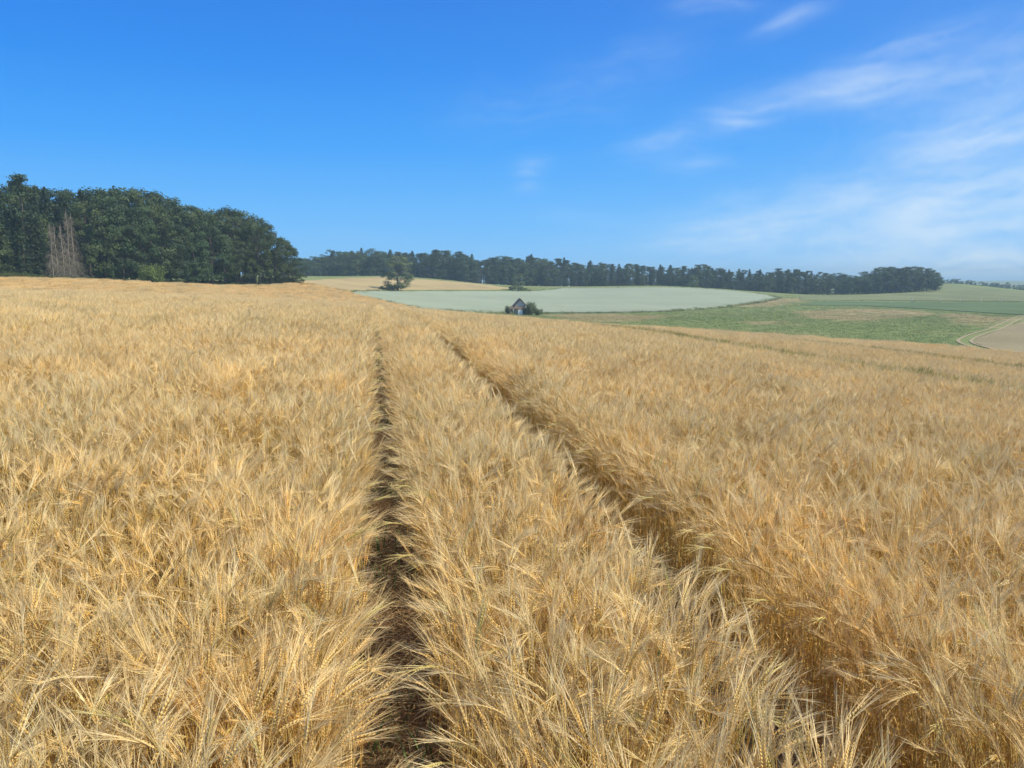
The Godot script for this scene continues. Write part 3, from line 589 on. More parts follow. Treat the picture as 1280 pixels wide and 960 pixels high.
func barley_individuals() -> void:
	var m := plain(0.48, 0.42)
	var kinds := [
		["upright barley plant with a straight pale awned ear, at the near edge of field", 0.1, 0.5, 0.0],
		["barley plant with a gently nodding golden ear, at the near edge of field", 0.6, 1.0, 0.0],
		["barley plant with its awned ear bent over level, at the near edge of field", 1.2, 1.6, 0.0],
		["barley plant with its awned ear hanging down, at the near edge of field", 1.9, 2.4, 0.0],
		["barley plant with a yellow-green unripe ear, at the near edge of field", 0.5, 1.6, 0.7]]
	var first := []
	for k in 15:
		var kind: Array = kinds[k % 5]
		var shapes := [Shape.new(), Shape.new(), Shape.new(), Shape.new()]
		plant(shapes[0], shapes[1], shapes[2], shapes[3], Vector3.ZERO, rng.randf_range(0.57, 0.64), Vector2(rng.randfn(0.05, 0.08), rng.randfn(0.0, 0.08)), 0.0, rng.randf_range(kind[1], kind[2]), 0, kind[3])
		var meshes := []
		for k2 in 3: meshes.append(shapes[k2].build(m))
		for k2 in 2:   # the two leaves, nine corners each
			var one := Shape.new()
			one.v = shapes[3].v.slice(k2 * 9, k2 * 9 + 9)
			one.n = shapes[3].n.slice(k2 * 9, k2 * 9 + 9)
			one.c = shapes[3].c.slice(k2 * 9, k2 * 9 + 9)
			meshes.append(one.build(m))
		first.append(meshes)
	var made := {}
	var count := 0
	while count < 290:
		var a := deg_to_rad(rng.randf_range(-27.0, 47.0))
		var r := 1.55 + 2.3 * pow(rng.randf(), 1.3)
		var x := sin(a) * r
		var z := -cos(a) * r
		var gap := track_gap(x)
		if absf(gap) < (0.31 if x < 0.72 else 0.4):
			continue
		var k := rng.randi() % 15
		if k % 5 == 4 and rng.randf() < 0.75:
			k -= 4
		var place := barley_place(x, z, rng.randf() * TAU, Vector2.ZERO)
		if absf(gap) < 0.46:
			place = barley_place(x, z, 0.0 if gap < 0.0 else PI, Vector2(-signf(gap) * 0.06, 0.0))
		var o: Node3D
		if made.has(k):
			o = made[k].duplicate()
			o.name = numbered("barley_plant")
			add_child(o)
		else:
			o = thing("barley_plant", Vector3.ZERO, kinds[k % 5][0], "barley", "barley plants at the near edge of the field")
			put_mesh("stem", first[k][0], o)
			put_mesh("ear", first[k][1], o)
			put_mesh("awns", first[k][2], o)
			put_mesh("leaf", first[k][3], o)
			put_mesh("leaf", first[k][4], o)
			made[k] = o
		o.transform = place
		count += 1

func track_litter() -> void:
	var straw := Shape.new()
	for i in 60:
		var at := Vector3(rng.randf_range(-0.26, 0.26), rng.randf_range(0.004, 0.03), rng.randf_range(-0.2, 0.2))
		var a := rng.randf() * TAU
		var d := Vector3(cos(a), rng.randf_range(-0.05, 0.25), sin(a)) * rng.randf_range(0.05, 0.2)
		straw.tube([at, at + d], [0.0016, 0.0013], 3, vary(Color(0.50, 0.36, 0.17), 0.25))
	var weed := Shape.new()
	for i in 46:
		var at := Vector3(rng.randf_range(-0.13, 0.13), 0, rng.randf_range(-0.15, 0.15))
		var a := rng.randf() * TAU
		var d := Vector3(cos(a) * 0.55, 1.0, sin(a) * 0.55) * rng.randf_range(0.05, 0.17)
		var w := Vector3(-sin(a), 0, cos(a)) * rng.randf_range(0.002, 0.005)
		var col := vary(Color(0.12, 0.17, 0.05), 0.3)
		var up := at + d * 0.6
		weed.quad(at - w * 0.5, at + w * 0.5, up + w, up - w, col)
		weed.tri(up - w, up + w, at + d + Vector3(cos(a), -0.5, sin(a)) * 0.02, col)
	var where_s := []
	var where_w := []
	var tint_s := PackedColorArray()
	var tint_w := PackedColorArray()
	for t in [0.05, 1.34]:
		var z := 0.5
		while z > -30.0:
			var x: float = t + rng.randf_range(-0.08, 0.08)
			where_s.append(Transform3D(Basis(Vector3.UP, rng.randf() * TAU), Vector3(x, ground_y(x, z) + SOIL - 0.005, z)))
			tint_s.append(Color.WHITE * rng.randf_range(0.8, 1.15))
			if rng.randf() < 0.12 + 0.5 * tone_noise.get_noise_2d(t * 50.0, z * 30.0):
				where_w.append(Transform3D(Basis(Vector3.UP, rng.randf() * TAU).scaled(Vector3.ONE * rng.randf_range(0.7, 1.4)), Vector3(x, ground_y(x, z) + SOIL - 0.005, z)))
				tint_w.append(Color.WHITE * rng.randf_range(0.8, 1.2))
			z -= 0.11
	var o := Node3D.new()
	o.name = "track_litter"
	add_child(o)
	tag(o, "broken straw and small green weeds on the floor of the wheel tracks", "straw", "", "stuff")
	scatter("straw", straw.build(plain(0.7)), where_s, tint_s, o)
	scatter("weeds", weed.build(plain(0.6, 0.4)), where_w, tint_w, o)

# ---------------------------------------------------------------- trees
func leaf(s: Shape, at: Vector3, size: float, out: Vector3, col: Color) -> void:
	var n := (out + Vector3(rng.randf() - 0.5, rng.randf() - 0.2, rng.randf() - 0.5) * 1.7).normalized()
	var a := n.cross(Vector3(rng.randf() - 0.5, rng.randf() - 0.5, rng.randf() - 0.5)).normalized()
	var b := n.cross(a)
	var w := size * 0.36
	s.tri(at - a * size * 0.5, at + b * w, at + a * size * 0.5, col)
	s.tri(at - a * size * 0.5, at + a * size * 0.5, at - b * w, col)

func limb(s: Shape, from: Vector3, to: Vector3, r0: float, r1: float, col: Color, sides := 5) -> void:
	var mid := from.lerp(to, 0.5) + Vector3(rng.randf() - 0.5, rng.randf() * 0.5, rng.randf() - 0.5) * from.distance_to(to) * 0.16
	s.tube([from, mid, to], [r0, (r0 + r1) * 0.5, r1], sides, col)

# a broadleaved tree 12 m tall; skirt is the height at which its leaves begin
func broadleaf(skirt: float, radius: float, color: Color, leaves: int, low := 0.9, n := 64) -> Array:
	var wood := Shape.new()
	var crown := Shape.new()
	var bark := Color(0.085, 0.07, 0.055)
	var top := Vector3(rng.randf_range(-0.4, 0.4), 9.5, rng.randf_range(-0.4, 0.4))
	wood.tube([Vector3(0, -0.4, 0), Vector3(0.05, 0.4, 0), Vector3(0.1, 3.0, 0.05), Vector3(top.x * 0.6, 6.5, top.z * 0.6), top], [0.36, 0.25, 0.2, 0.13, 0.04], 7, bark)
	var clumps := []
	for i in n:
		var y := lerpf(skirt, 11.4, pow(rng.randf(), low))
		var t := (y - skirt) / (12.0 - skirt)
		var wide := radius * pow(sin(PI * clampf(0.16 + t * 0.80, 0.0, 1.0)), 0.62)
		var a := rng.randf() * TAU
		var r := wide * (0.45 + 0.55 * sqrt(rng.randf())) * rng.randf_range(0.82, 1.08)
		clumps.append([Vector3(cos(a) * r, y, sin(a) * r), rng.randf_range(0.5, 1.1), rng.randf_range(0.7, 1.28)])
	for k in clumps.size():
		var c: Vector3 = clumps[k][0]
		if k % 3 == 0:
			var y0 := clampf(c.y - rng.randf_range(1.0, 2.6), 1.4, 8.8)
			limb(wood, Vector3(top.x * y0 / 12.0, y0, top.z * y0 / 12.0), c, 0.07, 0.02, bark)
		var count := int(leaves / float(n) * clumps[k][1] * clumps[k][1] * 1.4)
		for i in count:
			var d := Vector3(rng.randfn(), rng.randfn() * 0.72, rng.randfn())
			d = d.normalized() * pow(rng.randf(), 0.4) * clumps[k][1]
			d.y *= 0.8
			leaf(crown, c + d, rng.randf_range(0.17, 0.34), d.normalized() + (c * Vector3(1, 0, 1)).normalized() * 0.5, vary(color * clumps[k][2], 0.22))
	return [wood, crown]

# a spruce 12 m tall
func spruce(radius: float, color: Color) -> Array:
	var wood := Shape.new()
	var crown := Shape.new()
	var bark := Color(0.10, 0.075, 0.055)
	wood.tube([Vector3(0, -0.4, 0), Vector3(0, 4, 0), Vector3(0, 8, 0), Vector3(0, 12, 0)], [0.2, 0.16, 0.1, 0.015], 6, bark)
	var y := 1.0
	while y < 11.8:
		var t := y / 12.0
		var wide := radius * pow(1.0 - t, 0.66) * rng.randf_range(0.8, 1.15) + 0.1
		var n := 7 if t < 0.7 else 5
		var turn := rng.randf() * TAU
		for k in n:
			var a := turn + TAU * (k + rng.randf_range(-0.3, 0.3)) / n
			var l := wide * rng.randf_range(0.7, 1.12)
			var o := Vector3(cos(a), 0, sin(a))
			var tip := Vector3(0, y, 0) + o * l + Vector3(0, -l * 0.28 + 0.1, 0)
			if l > 0.8:
				wood.tube([Vector3(0, y, 0), tip], [0.03, 0.008], 3, bark)
			var side := Vector3(-o.z, 0, o.x)
			var tone := rng.randf_range(0.7, 1.3)
			var m := int(6 + l * 15.0)
			for i in m:
				var f := pow(rng.randf(), 0.7)
				var spread := (1.0 - f * 0.6) * l * 0.33
				var p := Vector3(0, y, 0).lerp(tip, f) + side * rng.randf_range(-spread, spread) + Vector3(0, rng.randf_range(-0.28, 0.06), 0)
				leaf(crown, p, rng.randf_range(0.18, 0.36), Vector3.UP * 0.6 + o * 0.4, vary(color * tone, 0.2))
		y += rng.randf_range(0.26, 0.42) * (1.0 if t < 0.75 else 0.8)
	for i in 14:
		leaf(crown, Vector3(rng.randf_range(-0.06, 0.06), rng.randf_range(11.3, 12.05), rng.randf_range(-0.06, 0.06)), 0.2, Vector3.UP, vary(color, 0.2))
	return [wood, crown]

# a pine 12 m tall with a bare lower trunk
func pine(color: Color) -> Array:
	var wood := Shape.new()
	var crown := Shape.new()
	var bark := Color(0.15, 0.115, 0.09)
	var bend := rng.randf_range(-0.5, 0.5)
	wood.tube([Vector3(0, -0.4, 0), Vector3(bend * 0.4, 4, 0.1), Vector3(bend, 8, 0), Vector3(bend * 0.8, 11.4, 0)], [0.2, 0.16, 0.12, 0.03], 6, bark)
	for i in 34:
		var y := lerpf(3.6, 11.7, pow(rng.randf(), 0.7))
		var t := (y - 3.6) / 8.4
		var wide := 2.0 * pow(sin(PI * clampf(0.22 + t * 0.74, 0.0, 1.0)), 0.8)
		var a := rng.randf() * TAU
		var r := wide * rng.randf_range(0.35, 1.05)
		var c := Vector3(bend + cos(a) * r, y, sin(a) * r)
		wood.tube([Vector3(bend * 0.9, y - 0.4, 0), c], [0.05, 0.015], 3, bark)
		var tone := rng.randf_range(0.72, 1.3)
		var size := rng.randf_range(0.5, 0.85)
		for k in 75:
			var d := Vector3(rng.randfn(), rng.randfn() * 0.5, rng.randfn()) * 0.5 * size
			leaf(crown, c + d, rng.randf_range(0.2, 0.36), d + Vector3.UP * 0.3, vary(color * tone, 0.2))
	return [wood, crown]

# a dead spruce 10 m tall: a bare grey trunk and thin drooping dead branches
func dead_spruce() -> Array:
	var wood := Shape.new()
	var twigs := Shape.new()
	var bark := Color(0.28, 0.25, 0.19)
	wood.tube([Vector3(0, -0.4, 0), Vector3(0.05, 4, 0), Vector3(-0.04, 7, 0.03), Vector3(0, 10, 0)], [0.12, 0.095, 0.07, 0.02], 6, bark)
	for i in 190:
		var y := lerpf(0.4, 9.6, pow(rng.randf(), 1.5))
		var a := rng.randf() * TAU
		var l := (2.7 * pow(1.0 - y / 10.5, 1.3) + 0.15) * rng.randf_range(0.5, 1.1)
		var o := Vector3(cos(a), 0, sin(a))
		var at := Vector3(0, y, 0)
		var mid := at + o * l * 0.5 + Vector3(0, -l * 0.12, 0)
		var tip := at + o * l + Vector3(0, -l * 0.45, 0)
		twigs.tube([at, mid, tip], [0.022, 0.015, 0.006], 3, vary(bark, 0.2))
		for k in (9 if y < 5.0 else 4):
			var p := at.lerp(tip, rng.randf_range(0.3, 1.0))
			var d := Vector3(rng.randf() - 0.5, -rng.randf() * 1.2, rng.randf() - 0.5) * 0.5
			twigs.tube([p, p + d], [0.013, 0.006], 3, vary(bark, 0.2))
	return [wood, twigs]

func shrub(color: Color, leaves: int) -> Array:
	var wood := Shape.new()
	var crown := Shape.new()
	for i in 15:
		var a := rng.randf() * TAU
		var c := Vector3(cos(a) * rng.randf_range(0.1, 0.75), rng.randf_range(0.3, 0.85), sin(a) * rng.randf_range(0.1, 0.75))
		limb(wood, Vector3(c.x * 0.15, -0.05, c.z * 0.15), c, 0.025, 0.008, Color(0.09, 0.07, 0.05), 3)
		var tone := rng.randf_range(0.8, 1.25)
		for k in leaves / 15:
			var d := Vector3(rng.randfn(), rng.randfn(), rng.randfn()).normalized() * pow(rng.randf(), 0.4) * rng.randf_range(0.26, 0.42)
			var p := c + d
			p.y = maxf(p.y, 0.02)
			leaf(crown, p, rng.randf_range(0.05, 0.11), d.normalized(), vary(color * tone, 0.22))
	return [wood, crown]

func trees() -> void:
	var bark := plain(0.9)
	var foliage := plain(0.55, 0.5)
	var sets := {}
	var oak := Color(0.066, 0.100, 0.030)
	sets[0] = []; sets[1] = []; sets[2] = []; sets[3] = []; sets[4] = []; sets[5] = []; sets[6] = []; sets[7] = []; sets[8] = []
	for k in 4: sets[0].append(broadleaf(0.7, rng.randf_range(3.2, 3.9), [oak, Color(0.062, 0.108, 0.038), Color(0.082, 0.116, 0.038), Color(0.050, 0.080, 0.030)][k], 7800, 1.05, 80))
	for k in 3: sets[1].append(broadleaf(2.0, rng.randf_range(3.6, 4.2), [oak, Color(0.052, 0.08, 0.026), Color(0.075, 0.104, 0.032)][k], 7000))
	for k in 3: sets[2].append(spruce([2.3, 2.6, 2.0][k], Color(0.056, 0.094, 0.042)))
	for k in 3: sets[3].append(pine([Color(0.080, 0.118, 0.050), Color(0.062, 0.100, 0.048), Color(0.105, 0.140, 0.052)][k]))
	for k in 3: sets[4].append(dead_spruce())
	sets[5].append(shrub(Color(0.19, 0.25, 0.065), 2600))
	for k in 3: sets[6].append(shrub([Color(0.10, 0.135, 0.04), Color(0.14, 0.165, 0.05), Color(0.085, 0.115, 0.04)][k], 1500))
	sets[7].append(broadleaf(0.9, 3.6, Color(0.15, 0.185, 0.08), 9000, 1.35, 100))
	sets[8].append(broadleaf(0.6, 5.2, Color(0.20, 0.26, 0.085), 6500, 1.2, 80))
	for k in sets:
		for s in sets[k]:
			s[0] = s[0].build(bark)
			s[1] = s[1].build(bark if k == 4 else foliage)
	var size := {0: 12.0, 1: 12.0, 2: 12.0, 3: 12.0, 4: 10.0, 5: 1.15, 6: 1.15, 7: 12.0, 8: 12.0}
	var named := {0: "broadleaf_tree", 1: "broadleaf_tree", 2: "spruce_tree", 3: "pine_tree", 4: "dead_spruce", 5: "bush", 6: "shrub", 7: "broadleaf_tree", 8: "broadleaf_tree"}
	var labels := {
		"0,0": "dark green broadleaf tree leafed to the ground, in the wood beside barley",
		"1,0": "spreading broadleaf tree with clear trunk at the thin end of wood",
		"2,0": "dark spruce with drooping branches in the wood beside barley",
		"3,0": "tall loose-crowned pine standing above the wood beside barley",
		"4,1": "dead grey spruce with bare trunk and twigs at the wood edge",
		"5,2": "bright yellow-green bush at the foot of the dark wood",
		"6,3": "low weedy shrub between the wood edge and the barley",
		"0,4": "hazy dark broadleaf tree in the long forest behind the fields",
		"2,4": "pointed dark spruce in the long forest behind the fields",
		"3,4": "slim bare-trunked pine in the long forest behind the fields",
		"0,5": "small blue-hazed broadleaf tree on the skyline behind the green hill",
		"3,5": "small blue-hazed pine on the skyline behind the green hill",
		"7,6": "lone open-crowned tree on hedge strip between tan and pale fields",
		"7,7": "small dark tree at the corner of the pale green field",
		"8,8": "light green round tree standing before the dark far forest",
		"6,10": "dark undergrowth bush beneath the trunks at the thin end of wood",
		"6,9": "low bush in the hedge strip below the tan field"}
	var groups := ["trees of the wood beside the barley", "dead spruces at the wood edge", "", "shrubs along the wood edge", "trees of the far forest", "trees on the far skyline", "", "", "", "bushes in the hedge strip", "undergrowth below the trunks of the wood"]
	var made := {}
	for i in range(0, TREES.size(), 5):
		var kind: int = TREES[i + 3]
		var group: int = TREES[i + 4]
		var variants: Array = sets[kind]
		var pick := rng.randi() % variants.size()
		var key := "%d,%d,%d" % [kind, group, pick]
		var x: float = TREES[i]
		var z: float = TREES[i + 1]
		var tall: float = TREES[i + 2]
		var o: Node3D
		if made.has(key):
			o = made[key].duplicate()
			o.name = numbered(named[kind])
			add_child(o)
		else:
			o = thing(named[kind], Vector3.ZERO, labels["%d,%d" % [kind, group]], {4: "dead tree", 5: "bush", 6: "bush"}.get(kind, "tree"), groups[group])
			put_mesh("stem" if kind in [5, 6] else "trunk", variants[pick][0], o)
			put_mesh({4: "dead_branches", 5: "foliage", 6: "foliage"}.get(kind, "crown"), variants[pick][1], o)
			made[key] = o
		var k: float = tall / size[kind]
		var wide := k * rng.randf_range(0.9, 1.15)
		if kind in [0, 1, 2, 3] and group in [0, 4]:
			wide = maxf(wide, 0.72) if group == 0 else k * rng.randf_range(1.2, 1.65)
		if kind == 5:
			wide = k * 0.8
		if kind == 6:
			wide = k * rng.randf_range(1.0, 1.9)
		if kind == 7:
			wide = k * 1.4
		o.transform = Transform3D(Basis(Vector3.UP, rng.randf() * TAU).scaled(Vector3(wide, k, wide)), Vector3(x, ground_y(x, z) - 0.05, z))

# ---------------------------------------------------------------- hut and fence
func hut() -> void:
	var y := ground_y(HUT.x, HUT.y)
	var o := thing("field_hut", Vector3(HUT.x, y, HUT.y), "small weathered field hut with gabled roof and white door between bushes", "hut")
	o.rotation.y = deg_to_rad(-6.0)
	var wood := grainy(1.3, [Color(0.80, 0.78, 0.75), Color(0.88, 0.86, 0.83), Color(0.74, 0.72, 0.69)], 31)
	var wall := Shape.new()
	# walls and gables, 2.0 m wide, 2.8 m deep
	var grey := Color(0.80, 0.75, 0.68)
	wall.box(Vector3(-1.0, -0.3, -2.8), Vector3(1.0, 1.75, 0.0), grey)
	put_mesh("wall", wall.build(wood), o)
	var gable := Shape.new()
	for z in [0.004, -2.804]:
		gable.tri(Vector3(-1.05, 1.7, z), Vector3(0, 2.85, z), Vector3(1.05, 1.7, z), Color(1.0, 0.97, 0.92))
		var plank := -0.8
		while plank < 0.85:
			var up := 1.15 * (1.0 - absf(plank) / 1.05)
			gable.box(Vector3(plank - 0.085, 1.68, z - 0.012 if z < 0.0 else z), Vector3(plank + 0.085, 1.7 + up - 0.06, z if z < 0.0 else z + 0.012), vary(Color(1.0, 0.97, 0.92), 0.08))
			plank += 0.2
	put_mesh("gable", gable.build(wood), o)
	var tile := grainy(2.0, [Color(0.60, 0.58, 0.55), Color(0.74, 0.71, 0.67), Color(0.52, 0.49, 0.46)], 32)
	for s in [-1.0, 1.0]:
		var slope := Shape.new()
		var a := Vector3(0, 2.98, 0.25); var b := Vector3(s * 1.3, 1.55, 0.25)
		var c := Vector3(s * 1.3, 1.55, -3.05); var d := Vector3(0, 2.98, -3.05)
		var up := Vector3(s * 0.74, 0.67, 0) * 0.07
		slope.quad(a + up, b + up, c + up, d + up, Color(0.50, 0.47, 0.43))
		slope.quad(a, b, c, d, Color(0.3, 0.25, 0.2))
		slope.quad(a, b, b + up, a + up, Color(0.3, 0.25, 0.2))
		slope.quad(c, d, d + up, c + up, Color(0.3, 0.25, 0.2))
		slope.quad(b, c, c + up, b + up, Color(0.3, 0.25, 0.2))
		var so := put_mesh("roof_slope", slope.build(tile), o)
		var board := Shape.new()
		board.quad(a + Vector3(0, 0.02, 0.03), b + Vector3(0, 0.02, 0.03), b + Vector3(0, -0.16, 0.03), a + Vector3(0, -0.16, 0.03), Color(0.16, 0.12, 0.10))
		board.quad(a + Vector3(0, 0.02, 0.0), b + Vector3(0, 0.02, 0.0), b + Vector3(0, 0.02, 0.03), a + Vector3(0, 0.02, 0.03), Color(0.16, 0.12, 0.10))
		put_mesh("barge_board", board.build(wood), so)
	var porch := Shape.new()
	porch.quad(Vector3(-2.0, 1.15, 0.7), Vector3(1.0, 1.15, 0.7), Vector3(1.0, 1.6, -0.1), Vector3(-2.0, 1.6, -0.1), Color(0.36, 0.3, 0.26))
	porch.box(Vector3(-2.0, 1.07, 0.66), Vector3(1.0, 1.14, 0.72), Color(0.3, 0.25, 0.2))
	put_mesh("porch_roof", porch.build(tile), o)
	for x in [-1.92, 0.92]:
		var post := Shape.new()
		post.box(Vector3(x - 0.05, -0.3, 0.58), Vector3(x + 0.05, 1.12, 0.66), Color(0.4, 0.34, 0.28))
		put_mesh("porch_post", post.build(wood), o)
	var door := Shape.new()
	door.box(Vector3(-0.45, -0.2, 0.0), Vector3(0.4, 1.0, 0.70), Color(0.80, 0.79, 0.76))
	put_mesh("door", door.build(plain(0.6)), o)
	# the bushes round it
	var foliage := plain(0.55, 0.5)
	var bark := plain(0.9)
	var made := shrub(Color(0.125, 0.158, 0.066), 4200)
	var wm: Mesh = made[0].build(bark)
	var cm: Mesh = made[1].build(foliage)
	for b in [[1.9, 0.4, 2.7, 1.5, "large rounded green bush against the roof of field hut"], [1.0, 0.9, 1.7, 0.75, "grey-green bush beside the white door of field hut"], [-2.0, -1.8, 1.7, 1.0, "dark bush behind the porch side of field hut"], [3.4, 0.2, 1.4, 1.0, "low bush at the outer foot of hut bushes"]]:
		var p := o.transform * Vector3(b[0], 0, b[1])
		var t := thing("bush", Vector3(p.x, ground_y(p.x, p.z) - 0.05, p.z), b[4], "bush", "bushes round the field hut")
		put_mesh("stem", wm, t)
		put_mesh("foliage", cm, t)
		t.transform.basis = Basis(Vector3.UP, rng.randf() * TAU).scaled(Vector3(b[3], b[2] / 1.15, b[3]))

func fence() -> void:
	var o := thing("pasture_fence", Vector3(FENCE_POSTS[0].x, ground_y(FENCE_POSTS[0].x, FENCE_POSTS[0].y), FENCE_POSTS[0].y), "thin wire fence with pale posts along the dark green strip", "fence")
	var m := plain(0.8)
	var post := Shape.new()
	post.tube([Vector3(0, -0.3, 0), Vector3(0, 1.35, 0)], [0.09, 0.08], 6, Color(0.66, 0.62, 0.52))
	post.tube([Vector3(0, 1.35, 0), Vector3(0, 1.39, 0)], [0.08, 0.0], 6, Color(0.7, 0.66, 0.56))
	var pm := post.build(m)
	var wire := Shape.new()
	var before := Vector3.ZERO
	for k in FENCE_POSTS.size():
		var p := Vector3(FENCE_POSTS[k].x, ground_y(FENCE_POSTS[k].x, FENCE_POSTS[k].y), FENCE_POSTS[k].y) - o.position
		put_mesh("post", pm, o).position = p
		if k > 0:
			for h in [0.6, 1.1]:
				wire.tube([before + Vector3(0, h, 0), p + Vector3(0, h, 0)], [0.006, 0.006], 3, Color(0.4, 0.4, 0.4))
		before = p
	put_mesh("wire", wire.build(m), o)

# ---------------------------------------------------------------- grass and crops far off
func tufts(called: String, label: String, category: String, color: Color, tall: float, blades: int, spots: Array, tints: PackedColorArray) -> void:
	var m := plain(0.7, 0.4)
	var o := Node3D.new()
	o.name = called
	add_child(o)
	tag(o, label, category, "", "stuff")
	var parts := [[], [], []]
	var cols := [PackedColorArray(), PackedColorArray(), PackedColorArray()]
	for i in spots.size():
		var k := i % 3
		parts[k].append(spots[i])
		cols[k].append(tints[i])
	for k in 3:
		var s := Shape.new()
		for i in blades:
			var a := rng.randf() * TAU
			var at := Vector3(rng.randf_range(-0.5, 0.5), 0, rng.randf_range(-0.5, 0.5))
			var d := Vector3(cos(a) * 0.5, 1.0, sin(a) * 0.5) * tall * rng.randf_range(0.5, 1.2)
			var w := Vector3(-sin(a), 0, cos(a)) * rng.randf_range(0.012, 0.03)
			s.tri(at - w, at + w, at + d, vary(color, 0.2))
		scatter("blades", s.build(m), parts[k], cols[k], o)

func far_growth() -> void:
	# rough grass along the edge of the pale field
	var spots := []
	var tints := PackedColorArray()
	var poly := PackedVector2Array(PALE_FIELD)
	for k in poly.size():
		var from := poly[k]
		var to := poly[(k + 1) % poly.size()]
		for i in int(from.distance_to(to) * 2.2):
			var q := from.lerp(to, rng.randf()) + Vector2(rng.randfn(), rng.randfn()) * 0.7
			spots.append(Transform3D(Basis(Vector3.UP, rng.randf() * TAU).scaled(Vector3(1, rng.randf_range(0.6, 1.5), 1)), Vector3(q.x, ground_y(q.x, q.y), q.y)))
			var f := rng.randf_range(0.8, 1.2)
			tints.append(Color(f, f, f))
	tufts("margin_grass", "rough grass margin round the lens-shaped pale green field", "grass", Color(0.24, 0.26, 0.11), 0.4, 50, spots, tints)
	# meadow grass in front of the fields and beside the wood
	spots = []
	tints = PackedColorArray()
	var barley_field := PackedVector2Array(BARLEY_EDGE)
	var others := [poly, PackedVector2Array(BROWN_FIELD), PackedVector2Array(TAN_FIELD)]
	for j in range(-290, -20):
		for i in range(-100, 250):
			var x := i + rng.randf()
			var z := j + rng.randf()
			var r := Vector2(x, z).length()
			if r < 66.0 or r > 290.0 or rng.randf() < (r - 120.0) / 250.0:
				continue
			var a := rad_to_deg(atan2(x, -z))
			if a < -40.0 or a > 50.0 or inside(barley_field, Vector2(x, z)):
				continue
			var skip := false
			for p in others:
				skip = skip or inside(p, Vector2(x, z))
			for k in FARM_TRACK.size() - 1:
				if not skip and Geometry2D.get_closest_point_to_segment(Vector2(x, z), FARM_TRACK[k], FARM_TRACK[k + 1]).distance_to(Vector2(x, z)) < 1.1:
					skip = true
			if skip or a < 1.0 and r > 170.0:
				continue
			var tall := rng.randf_range(0.5, 1.3)
			spots.append(Transform3D(Basis(Vector3.UP, rng.randf() * TAU).scaled(Vector3(1.2, tall, 1.2)), Vector3(x, ground_y(x, z) - 0.01, z)))
			var c := meadow_color(x, z) / 0.135
			tints.append(Color(c.r, c.g, c.b))
	tufts("meadow_grass", "rough green meadow grass with dry patches beyond the barley", "grass", Color(0.17, 0.17, 0.17), 0.10, 60, spots, tints)

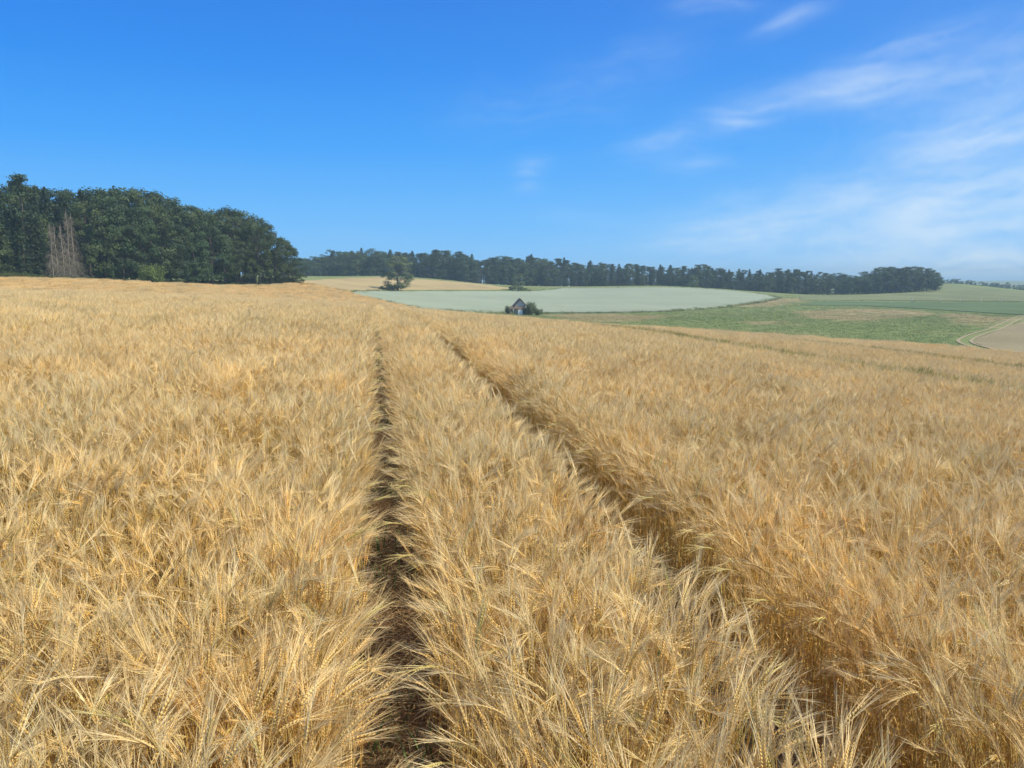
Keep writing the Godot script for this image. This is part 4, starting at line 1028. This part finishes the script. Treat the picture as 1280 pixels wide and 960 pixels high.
# ---------------------------------------------------------------- the scene
func _ready() -> void:
	rng.seed = 20240705
	lean_noise.frequency = 0.8
	lean_noise.fractal_octaves = 2
	lean_noise.seed = 3
	tone_noise.frequency = 0.02
	tone_noise.fractal_octaves = 3
	tone_noise.seed = 9
	wave_noise.frequency = 0.012
	wave_noise.fractal_octaves = 3
	wave_noise.seed = 15

	# camera
	var cam := Camera3D.new()
	cam.name = "camera"
	add_child(cam)
	eye_basis = Basis.from_euler(Vector3(deg_to_rad(-7.988), deg_to_rad(-10.041), 0))
	cam.transform = Transform3D(eye_basis, eye)
	cam.fov = 53.035
	cam.near = 0.05
	cam.far = 5000.0
	cam.current = true
	# sky, haze, exposure
	var env := Environment.new()
	env.background_mode = Environment.BG_SKY
	env.sky = Sky.new()
	env.sky.sky_material = make_sky()
	env.tonemap_mode = Environment.TONE_MAPPER_LINEAR
	env.tonemap_exposure = 1.07
	env.background_energy_multiplier = 0.95
	env.fog_enabled = true
	env.fog_density = 0.00058
	env.fog_light_color = Color(0.84, 0.97, 1.0)
	env.sdfgi_enabled = true
	env.ssao_enabled = true
	env.ssil_enabled = true
	var we := WorldEnvironment.new()
	we.name = "environment"
	we.environment = env
	add_child(we)
	# sun
	var sun := DirectionalLight3D.new()
	sun.name = "sun"
	sun.light_energy = 1.6
	sun.light_color = Color(1.0, 0.95, 0.87)
	sun.light_angular_distance = 0.53
	sun.shadow_enabled = true
	add_child(sun)
	sun.look_at_from_position(Vector3.ZERO, -direction(deg_to_rad(SUN_AZIMUTH), deg_to_rad(SUN_HEIGHT)))

	prepare_terrain()

	# the ground: one sheet out to the horizon
	var xs := PackedFloat32Array([-1600, -1350, -1150, -980, -800, -660, -550, -450, -370, -310])
	for i in GNX: xs.append(GX0 + i * CELL)
	for x in [530, 620, 740, 900, 1050, 1200, 1400, 1600]: xs.append(x)
	var zs := PackedFloat32Array([-1700, -1500, -1300, -1150, -980, -850, -740, -650, -590])
	for j in GNZ: zs.append(GZ0 + j * CELL)
	for z in [110, 170, 260, 400, 600, 900]: zs.append(z)
	var gv := PackedVector3Array()
	var gn := PackedVector3Array()
	var gc := PackedColorArray()
	var gi := PackedInt32Array()
	var nx := xs.size()
	for z in zs:
		for x in xs:
			gv.append(Vector3(x, ground_y(x, z), z))
			gc.append(meadow_color(x, z))
	for j in zs.size():
		for i in nx:
			var l := gv[j * nx + maxi(i - 1, 0)]; var r := gv[j * nx + mini(i + 1, nx - 1)]
			var u := gv[maxi(j - 1, 0) * nx + i]; var d := gv[mini(j + 1, zs.size() - 1) * nx + i]
			gn.append((d - u).cross(r - l).normalized())
	for j in zs.size() - 1:
		for i in nx - 1:
			var k := j * nx + i
			gi.append_array([k, k + 1, k + nx + 1, k, k + nx + 1, k + nx])
	var arrays := []
	arrays.resize(Mesh.ARRAY_MAX)
	arrays[Mesh.ARRAY_VERTEX] = gv
	arrays[Mesh.ARRAY_NORMAL] = gn
	arrays[Mesh.ARRAY_COLOR] = gc
	arrays[Mesh.ARRAY_INDEX] = gi
	var ground := ArrayMesh.new()
	ground.add_surface_from_arrays(Mesh.PRIMITIVE_TRIANGLES, arrays)
	ground.surface_set_material(0, grainy(0.13, [Color(0.72, 0.72, 0.68), Color(0.95, 0.95, 0.92), Color(1, 1, 1), Color(0.8, 0.8, 0.75)], 40))
	structure("ground", ground)

	# the fields
	var soil := grainy(0.9, [Color(0.46, 0.36, 0.26), Color(0.62, 0.50, 0.37), Color(0.53, 0.42, 0.30), Color(0.68, 0.56, 0.42)], 50, 4.0)
	structure("barley_field", sheet(PackedVector2Array(BARLEY_EDGE), 3.0, SOIL, 0.0, func(_p): return Color(0.88, 0.84, 0.72)).build(soil))
	var crop := grainy(0.22, [Color(0.86, 0.86, 0.84), Color(1, 1, 1), Color(0.92, 0.92, 0.9), Color(1, 1, 1)], 60, 6.0)
	structure("pale_field", sheet(PackedVector2Array(PALE_FIELD), 4.0, 0.28, 0.4, func(p): return Color(0.345, 0.395, 0.27) * (1.0 + 0.10 * tone_noise.get_noise_2d(p.x * 1.5, p.z * 1.5) + 0.05 * tone_noise.get_noise_2d(p.x * 9.0, p.z * 2.0))).build(crop))
	structure("tan_field", sheet(PackedVector2Array(TAN_FIELD), 4.0, 0.12, 0.3, func(p): return Color(0.46, 0.36, 0.175) * (1.0 + 0.22 * tone_noise.get_noise_2d(p.x * 2.0, p.z * 2.0))).build(crop))
	structure("dark_green_field", sheet(PackedVector2Array(DARK_FIELD), 4.0, 0.12, 0.3, func(p): return Color(0.14, 0.195, 0.09) * (1.0 + 0.2 * tone_noise.get_noise_2d(p.x * 2.0, p.z * 2.0))).build(crop))
	structure("upper_pasture", sheet(PackedVector2Array(UPPER_FIELD), 4.0, 0.12, 0.3, func(p): return Color(0.22, 0.245, 0.115) * (1.0 + 0.25 * tone_noise.get_noise_2d(p.x * 2.0, p.z * 2.0))).build(crop))
	structure("bare_field", sheet(PackedVector2Array(BROWN_FIELD), 3.0, 0.05, 0.0, func(p): return Color(0.33, 0.28, 0.16) * (1.0 + 0.18 * tone_noise.get_noise_2d(p.x * 3.0, p.z * 3.0))).build(crop))
	# the farm track: two pale ruts
	var rut_paint := grainy(0.5, [Color(0.8, 0.78, 0.74), Color(1, 1, 1), Color(0.86, 0.84, 0.8)], 70)
	var ruts := Shape.new()
	var curve := Curve3D.new()
	for k in FARM_TRACK.size():
		var q: Vector2 = FARM_TRACK[k]
		var before: Vector2 = FARM_TRACK[maxi(k - 1, 0)]
		var after: Vector2 = FARM_TRACK[mini(k + 1, FARM_TRACK.size() - 1)]
		var t := (after - before) / 6.0
		curve.add_point(Vector3(q.x, 0, q.y), Vector3(-t.x, 0, -t.y), Vector3(t.x, 0, t.y))
	var length := curve.get_baked_length()
	var at := 0.0
	while at < length - 1.0:
		var p := curve.sample_baked(at)
		var q := curve.sample_baked(at + 1.0)
		var e := curve.sample_baked(minf(at + 2.0, length))
		var s0 := (q - p).normalized().cross(Vector3.UP)
		var s1 := (e - q).normalized().cross(Vector3.UP) if e.distance_to(q) > 0.01 else s0
		for side in [-0.6, 0.6]:
			var w := 0.16
			var c := [p + s0 * (side - w), p + s0 * (side + w), q + s1 * (side + w), q + s1 * (side - w)]
			for i in 4:
				c[i].y = ground_y(c[i].x, c[i].z) + 0.07
			ruts.smooth_tri(c[0], c[1], c[2], Vector3.UP, Vector3.UP, Vector3.UP, Color(0.40, 0.335, 0.215))
			ruts.smooth_tri(c[0], c[2], c[3], Vector3.UP, Vector3.UP, Vector3.UP, Color(0.40, 0.335, 0.215))
		at += 1.0
	structure("farm_track", ruts.build(rut_paint))

	far_growth()
	trees()
	hut()
	fence()
	track_litter()
	barley()
	barley_individuals()
